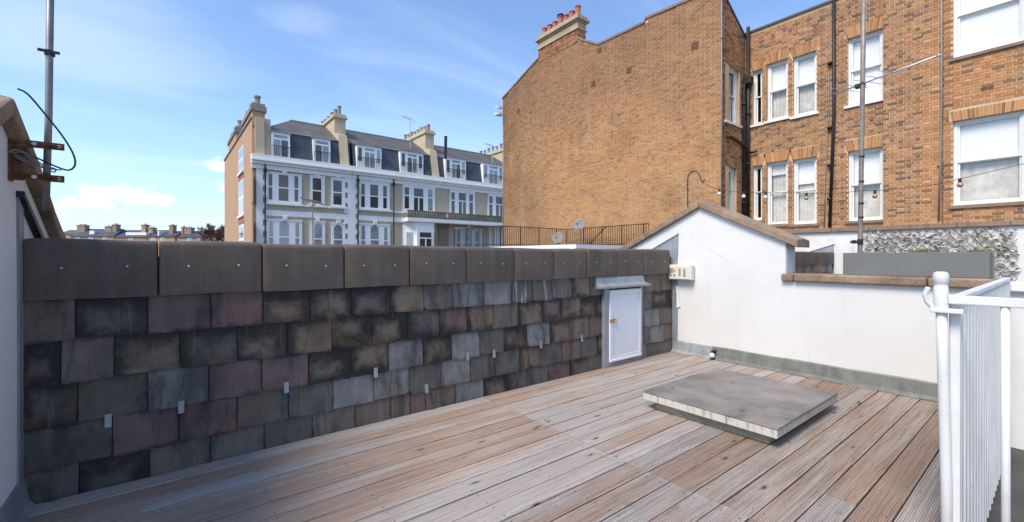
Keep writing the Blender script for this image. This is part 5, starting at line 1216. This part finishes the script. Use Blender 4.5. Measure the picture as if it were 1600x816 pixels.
# balcony: slab, brackets, weathered balustrade, both houses
for hh, xa, xb in ((h2, 627, 690), (h3, 690.2, 812)):
    e0, e1 = px(xa, 0)[0], px(xb, 0)[0]; zb = Z(650, 341.5)
    part('balcony_slab', hh, MAT['stucco'], (e0, e1 - 0.004, -1.25, 0.0, zb - 0.36, zb - 0.06), m=mt)
    B = MB(); B.box(e0, e1 - 0.004, -1.22, -1.10, zb - 0.058, zb + 0.10, m=mt); B.box(e0, e1 - 0.004, -1.23, -1.08, zb + 0.46, zb + 0.56, m=mt); n_ = int((e1 - e0) / 0.20)
    for i in range(n_): c = e0 + 0.1 + (e1 - e0 - 0.2) * i / n_; B.box(c - 0.06, c + 0.06, -1.20, -1.11, zb + 0.101, zb + 0.459, m=mt)
    obj('balustrade', B, MAT['moss'], hh)
    if hh is h3: part('brown_recess_sheet', hh, MAT['brownwall'], (e0 - 0.35, px(700, 0)[0], -0.12, -0.01, zb - 4, zb - 0.37), m=mt); part('white_pier', hh, MAT['stucco'], (px(763, 0)[0], e1, -0.12, -0.01, zb - 4, zb - 0.37), m=mt)  # the brown one is a flat sheet for the recessed wall below the balcony
# white bay under the balcony of the middle house
e0, e1 = px(629, 0)[0], px(680, 0)[0]; zb = Z(650, 341.5) - 0.37
B = MB(); P = [(e0, 0.0), (e0 + 0.75, -1.15), (e1 - 0.75, -1.15), (e1, 0.0)]
B.add([mt(a, d, z) for z in (G0, zb) for a, d in P], [(0, 1, 5, 4), (1, 2, 6, 5), (2, 3, 7, 6), (4, 5, 6, 7)]); bay = obj('bay_window', B, MAT['stucco'], h2, fix=False)
z0, z1 = zb - 2.6, zb - 0.85
B = MB(); aa, ab = e0 + 1.0, e1 - 1.0; B.box(aa, ab, -1.175, -1.14, z0, z1, m=mt); obj('pane', B, MAT['fg_dark'], bay)
B = MB(); cc = (aa + ab) / 2; B.box(cc - 0.05, cc + 0.05, -1.20, -1.176, z0, z1 - 0.5, m=mt); B.box(aa, ab, -1.20, -1.176, z1 - 0.52, z1 - 0.42, m=mt); obj('sash_bar', B, MAT['stucco'], bay)
for (pa, pb) in ((P[0], P[1]), (P[2], P[3])):
    f0, f1 = 0.28, 0.74; A_ = [(pa[0] + (pb[0] - pa[0]) * f, pa[1] + (pb[1] - pa[1]) * f) for f in (f0, f1)]; nrm = Vector((-(pb[1] - pa[1]), pb[0] - pa[0])).normalized() * -0.02
    nrm = -nrm if nrm.y > 0 else nrm
    B = MB(); B.add([mt(a + nrm.x, d + nrm.y, z) for z in (z0, z1) for a, d in A_], [(0, 1, 3, 2)]); obj('pane', B, MAT['fg_sky'], bay, fix=False)
# small aerials on the terrace roofs
for x, y0_, y1_, s_ in ((641, 218, 186, 36.5), (604, 0, 0, 0), (769, 240, 228, 37)):
    if not s_: continue
    p0, p1 = onS(x, y0_ + 14, s_), onS(x, y1_, s_); o = empty('roof_aerial', p0, 'thin television aerial standing behind the %s terrace ridge' % ('middle' if x < 700 else 'far right'), 'aerial')
    b = MB(); b.tube([p0, p1], 0.03, 5); obj('aerial_pole', b, MAT['alu'], o); b = MB(); b.tube([p1 + Vector((-0.7, 0, 0.1)), p1 + Vector((0.5, 0.2, -0.02))], 0.02, 5)
    for i in range(6):
        c = p1.lerp(p1 + Vector((-0.7, 0, 0.1)), i / 6); b.tube([c + Vector((0, -0.3, 0)), c + Vector((0, 0.3, 0))], 0.012, 4)
    obj('aerial_head', b, MAT['alu'], o)
p0 = onS(696, 233, 35.5); o = empty('flue_pipe', p0, 'black flue pipe rising from the terrace roof', 'flue'); b = MB(); b.tube([p0 + Vector((0, 0, -0.8)), onS(696.5, 213, 35.5)], 0.13, 8); obj('flue', b, MAT['black'], o)
# yagi aerial on our own front roof
ya = empty('yagi_aerial', onS(490.5, 392, 5.45), 'small television aerial on a thin mast rising behind the dark parapet', 'aerial')
b = MB(); sA = 5.45; pb = onS(491, 440, sA); pb.z = 0.1; b.tube([pb, onS(488, 316, sA)], 0.008, 7); obj('aerial_pole', b, MAT['mastgrey'], ya)
b = MB(); e0_, e1_ = onS(472, 310.5, sA + 0.25), onS(503, 318, sA - 0.2); b.tube([e0_, e1_], 0.006, 6)
for i in range(11):
    c = e0_.lerp(e1_, i / 10); L = 0.05 + 0.02 * (i / 10); dv = Vector((0.5, 0.35, -0.2)).normalized() * L; b.tube([c - dv, c + dv], 0.004, 5)
b.tube([onS(488, 318, sA), onS(492, 321, sA)], 0.013, 6); b.tube([onS(486, 322, sA), onS(497, 316, sA)], 0.005, 5); obj('aerial_head', b, MAT['mastgrey'], ya)

# ================================================================== far terrace and bare tree
SF = 118.0
def fx(x): return (x - 800) / FPX * SF
def fz(y): return EYE + (HZ - y) / FPX * SF
mf_ = mS(SF)
def farhouse(x0, x1, ywall, yridge, wins, chim, label, rmat='mansard', wmat='orangebrick', white=None):
    a0_, a1_ = fx(x0), fx(x1); o = empty('distant_house', mf_((a0_ + a1_) / 2, 3, G0), label, 'house')
    part('wall', o, MAT[wmat], (a0_, a1_, 0, 8, G0, fz(ywall)), m=mf_)
    B_ = MB(); zr, zw = fz(yridge), fz(ywall); in_ = 0.6
    B_.add([mf_(*p) for p in [(a0_ - 0.1, -0.3, zw), (a1_ + 0.1, -0.3, zw), (a1_ - in_, 3.5, zr), (a0_ + in_, 3.5, zr), (a1_ + 0.1, 8.2, zw), (a0_ - 0.1, 8.2, zw)]], [(0, 1, 2, 3), (2, 4, 5, 3), (0, 3, 5), (1, 4, 2)]); rf_ = obj('roof', B_, MAT[rmat], o, fix=False)
    for (p, q0, q1) in wins:
        w0, w1, z0_, z1_ = fx(p - 2.6), fx(p + 2.6), fz(q1), fz(q0); win = part('window', o, MAT['stucco'], (w0 - 0.12, w1 + 0.12, -0.08, 0.02, z0_ - 0.1, z1_ + 0.1), m=mf_); part('pane', win, MAT['fg_sky'], (w0, (w0 + w1) / 2 - 0.05, -0.10, -0.075, z0_, z1_), ((w0 + w1) / 2 + 0.05, w1, -0.10, -0.075, z0_, z1_), m=mf_)
    for (p0, p1, q0) in chim:
        b0_, b1_ = fx(p0), fx(p1); zt = fz(q0 + 3.2); c = part('chimney', o, MAT['brownbrick'], (b0_, b1_, 2.0, 3.4, zw - 1, zt), m=mf_); part('chimney_cap', c, MAT['potgrey'], (b0_ - 0.15, b1_ + 0.15, 1.9, 3.5, zt, zt + 0.25), m=mf_)
        n_ = max(2, int((b1_ - b0_) / 0.5)); B_ = MB()
        for i in range(n_): B_.lathe([(0.16, 0), (0.13, 0.35)], mf_(b0_ + (b1_ - b0_) * (i + 0.5) / n_, 2.7, zt + 0.251), 'Z', 6)
        obj('chimney_pot', B_, MAT['terracotta' if p0 > 300 else 'potgrey'], c)
    if white: part('roof_terrace', o, MAT['stucco'], (fx(white[0]), fx(white[1]), 0.5, 3, fz(white[3]), fz(white[2])), m=mf_)
    return o
farhouse(110, 178, 369.5, 356.5, [(121.5, 371.5, 376.5), (142, 371.5, 376.5), (164, 371.5, 376.5)], [(108.5, 121, 349), (153, 163.5, 351), (165, 171, 348)], 'distant brick house with dark slate roof and three chimneys', white=(137, 144, 360.5, 366))
farhouse(179, 230, 371, 360, [(204.5, 372.5, 378)], [(211, 217.5, 348.5), (222, 229, 353)], 'distant brick house with white roof terrace', white=(194, 226, 363, 367.6))
farhouse(231, 273, 370, 361, [(239.5, 373, 378.5), (254, 372.5, 378.5)], [(255, 261, 349)], 'distant brick house with one tall chimney and grey roof', white=(244, 246, 360.5, 369))
farhouse(277, 318, 371, 361, [(296, 372.5, 378.5), (312, 373, 379)], [(274.5, 277.5, 352), (279, 290, 353)], 'distant brick house with broad chimney beside a dark gap')
farhouse(319, 359, 370, 360, [(326, 373, 379)], [(318, 322.5, 350.5), (334.5, 338.5, 355.5), (348, 351, 356)], 'distant brick house behind the bare tree', rmat='roofbrown')
SF = 150.0; mf_ = mS(SF)
farhouse(90, 260, 366, 358.5, [], [], 'long pale roof ridge behind the distant brick houses', rmat='roofbrown'); farhouse(262, 362, 366, 360, [], [], 'mossy roof ridge behind the bare tree', rmat='roofbrown')
tc = onS(338, 372, 105); tree = empty('bare_tree', (tc.x, tc.y, G0), 'leafless reddish brown tree beside the orange brick side wall', 'tree')
b = MB(); rtr = random.Random(2); tw = MB()
b.tube([Vector((tc.x, tc.y, G0)), Vector((tc.x + 0.1, tc.y, -4)), Vector((tc.x, tc.y + 0.1, 3.2))], [0.28, 0.22, 0.14], 8); obj('trunk', b, MAT['twig'], tree, smooth=True)
def grow(p, d, L, r, lv):
    q_ = p + d * L; tw.tube([p, p.lerp(q_, 0.5) + Vector((rtr.uniform(-1, 1), rtr.uniform(-1, 1), rtr.uniform(-0.5, 1))) * L * 0.06, q_], [r, r * 0.8, r * 0.6], 4, cap=False)
    if lv == 0: return
    for i in range(4 if lv > 2 else 5):
        nd = (d + Vector((rtr.gauss(0, 0.55), rtr.gauss(0, 0.55), rtr.gauss(0.12, 0.35)))).normalized(); grow(p.lerp(q_, rtr.uniform(0.45, 1.0)), nd, L * rtr.uniform(0.55, 0.8), max(0.045, r * 0.62), lv - 1)
for i in range(5):
    grow(Vector((tc.x, tc.y, rtr.uniform(0.5, 3.0))), Vector((rtr.gauss(0, 0.6), rtr.gauss(0, 0.6), 1)).normalized(), 2.6, 0.12, 4)
obj('crown', tw, MAT['twig'], tree, fix=False)

# ================================================================== mast with yagi in front of the windows
am = empty('aerial_mast', (6.1, 1.42, -0.3), 'brown jointed aerial mast with long yagi boom before the sash windows', 'aerial')
UM = 6.10
def onU(x, y): a, z = onX(x, y, UM); return Vector((UM, a, z))
b = MB(); pts = [onU(1343.5, 470), onU(1343.8, 390), onU(1346, 250), onU(1348, 120), onU(1350, -30)]; pts[0].z = -0.3; b.tube(pts, 0.0235, 12); obj('pole', b, MAT['mastgrey'], am, smooth=True)
b = MB()
for y_ in (340, 318, 284, 245, 131): c = onU(1344.4 + (390 - y_) * 0.0155, y_); b.lathe([(0.027, -0.009), (0.027, 0.009)], c, 'Z', 12)
c = onU(1344.0, 378); b.lathe([(0.029, -0.03), (0.029, 0.03)], c, 'Z', 12); b.box(c.x - 0.03, c.x + 0.03, c.y, c.y + 0.085, c.z - 0.012, c.z + 0.012); b.lathe([(0.02, 0.03), (0.02, 0.07)], (c.x - 0.02, c.y + 0.05, c.z - 0.05), 'Z', 8); obj('mast_clamp', b, MAT['black'], am)
ZB_ = 3.23
def onZ(x, y): u, v = ray(x); s = (ZB_ - EYE) * FPX / (HZ - y); return Vector((u * s, v * s, ZB_))
e0_, e1_ = onZ(1303, 147.5), onZ(1470, 85.5)
b = MB(); b.tube([e0_, e1_], 0.0085, 8); boom = obj('boom', b, MAT['alu'], am, smooth=True)
dv = (e1_ - e0_).normalized(); pr_ = Vector((-dv.y, dv.x, 0)); 
for f in (0.02, 0.13, 0.24, 0.36, 0.47, 0.60, 0.98):
    c = e0_.lerp(e1_, f); L = 0.20 if f < 0.9 else 0.26; b = MB(); b.tube([c - pr_ * L, c + pr_ * L], 0.0032, 5); obj('element', b, MAT['alu'], boom)
c = e0_.lerp(e1_, 0.27); b = MB(); b.box(c.x - 0.03, c.x + 0.03, c.y - 0.03, c.y + 0.03, c.z - 0.035, c.z + 0.012); b.tube([c, c + Vector((0.02, -0.06, -0.03))], 0.02, 8); obj('boom_clamp', b, MAT['black'], boom, bevel=0.008)

# ================================================================== festoon lights and hook
hk = empty('lamp_hook', (6.0, 3.1, 1.5), 'black crook shaped iron hook rising behind the gable coping', 'hook')
UH = 5.85
def onH(x, y): a, z = onX(x, y, UH); return Vector((UH, a, z))
b = MB(); b.tube(curve([onH(1074.5, 345), onH(1074.5, 300), onH(1074.5, 282), onH(1077, 272), onH(1084.5, 267), (onH(1092, 271.5)), onH(1095.5, 282), onH(1098, 285), onH(1101, 281)], 6), 0.008, 8)
b.box(UH - 0.10, UH + 0.01, onH(1074.5, 0).y - 0.02, onH(1074.5, 0).y + 0.02, onH(1074.5, 345).z, onH(1074.5, 338).z)
obj('hook_rod', b, MAT['black'], hk, smooth=False)
fs = empty('festoon_lights', onU(1347, 300), 'black festoon wire with amber bulbs strung from hook to mast', 'string lights')
def onF(x, y, s=5.15): return onS(x, y, s)
def sd(x): return 6.2 + (4.85 - 6.2) * (x - 1098) / 249 if x < 1347 else 4.85 - 0.9 * (x - 1347) / 253
wpts = [(1098, 286), (1124, 296), (1162, 300), (1205, 301), (1260, 302), (1310, 302), (1347, 298), (1367, 298), (1420, 294), (1470, 287), (1500, 279.5), (1550, 268), (1640, 246)]
b = MB(); b.tube(curve([onS(x, y, sd(x)) for x, y in wpts], 5), 0.0028, 5); obj('wire', b, MAT['cable'], fs)
for x, y, mm in ((1124, 296, 'clearbulb'), (1162, 300, 'clearbulb'), (1196, 301, 'clearbulb'), (1260, 302, 'bulbglass'), (1367, 298, 'bulbglass'), (1500, 279.5, 'bulbglass')):
    c = onS(x, y, sd(x)); b = MB(); b.lathe([(0.013, 0.004), (0.014, -0.03), (0.010, -0.034)], c, 'Z', 10); bh = obj('bulb_holder', b, MAT['black'], fs)
    b = MB(); b.lathe([(0.010, -0.034), (0.017, -0.045), (0.024, -0.058), (0.023, -0.072), (0.014, -0.082), (0.004, -0.085)], c, 'Z', 12); obj('bulb', b, MAT[mm], bh, smooth=True)

# ================================================================== litter on the deck
def litter(x, y, r, mat, label):
    u, v = ray(x); s = (EYE - 0.004) * FPX / (y - HZ); c = Vector((u * s, v * s, 0.004)); o = empty('fallen_leaf', c, label, 'leaf'); b_ = MB()
    for k_ in range(3):
        a = k_ * 2.1; d = Vector((math.cos(a), math.sin(a), 0)); n_ = Vector((-d.y, d.x, 0)); P = [c, c + d * r * 0.5 + n_ * r * 0.3 + Vector((0, 0, r * 0.3)), c + d * r + Vector((0, 0, r * 0.25)), c + d * r * 0.5 - n_ * r * 0.3 + Vector((0, 0, r * 0.12))]; b_.add(P, [(0, 1, 2, 3)])
    obj('leaf_blade', b_, mat, o, fix=False)
litter(855, 658, 0.035, LEAF[1], 'small tan leaf lying on the deck at the board joints')
litter(92, 776, 0.07, MAT['terracotta'], 'orange brown leaf lying in the corner under the slates')
litter(1232, 690, 0.022, MAT['drygrass'], 'dark crumb of leaf beside the roof hatch corner')
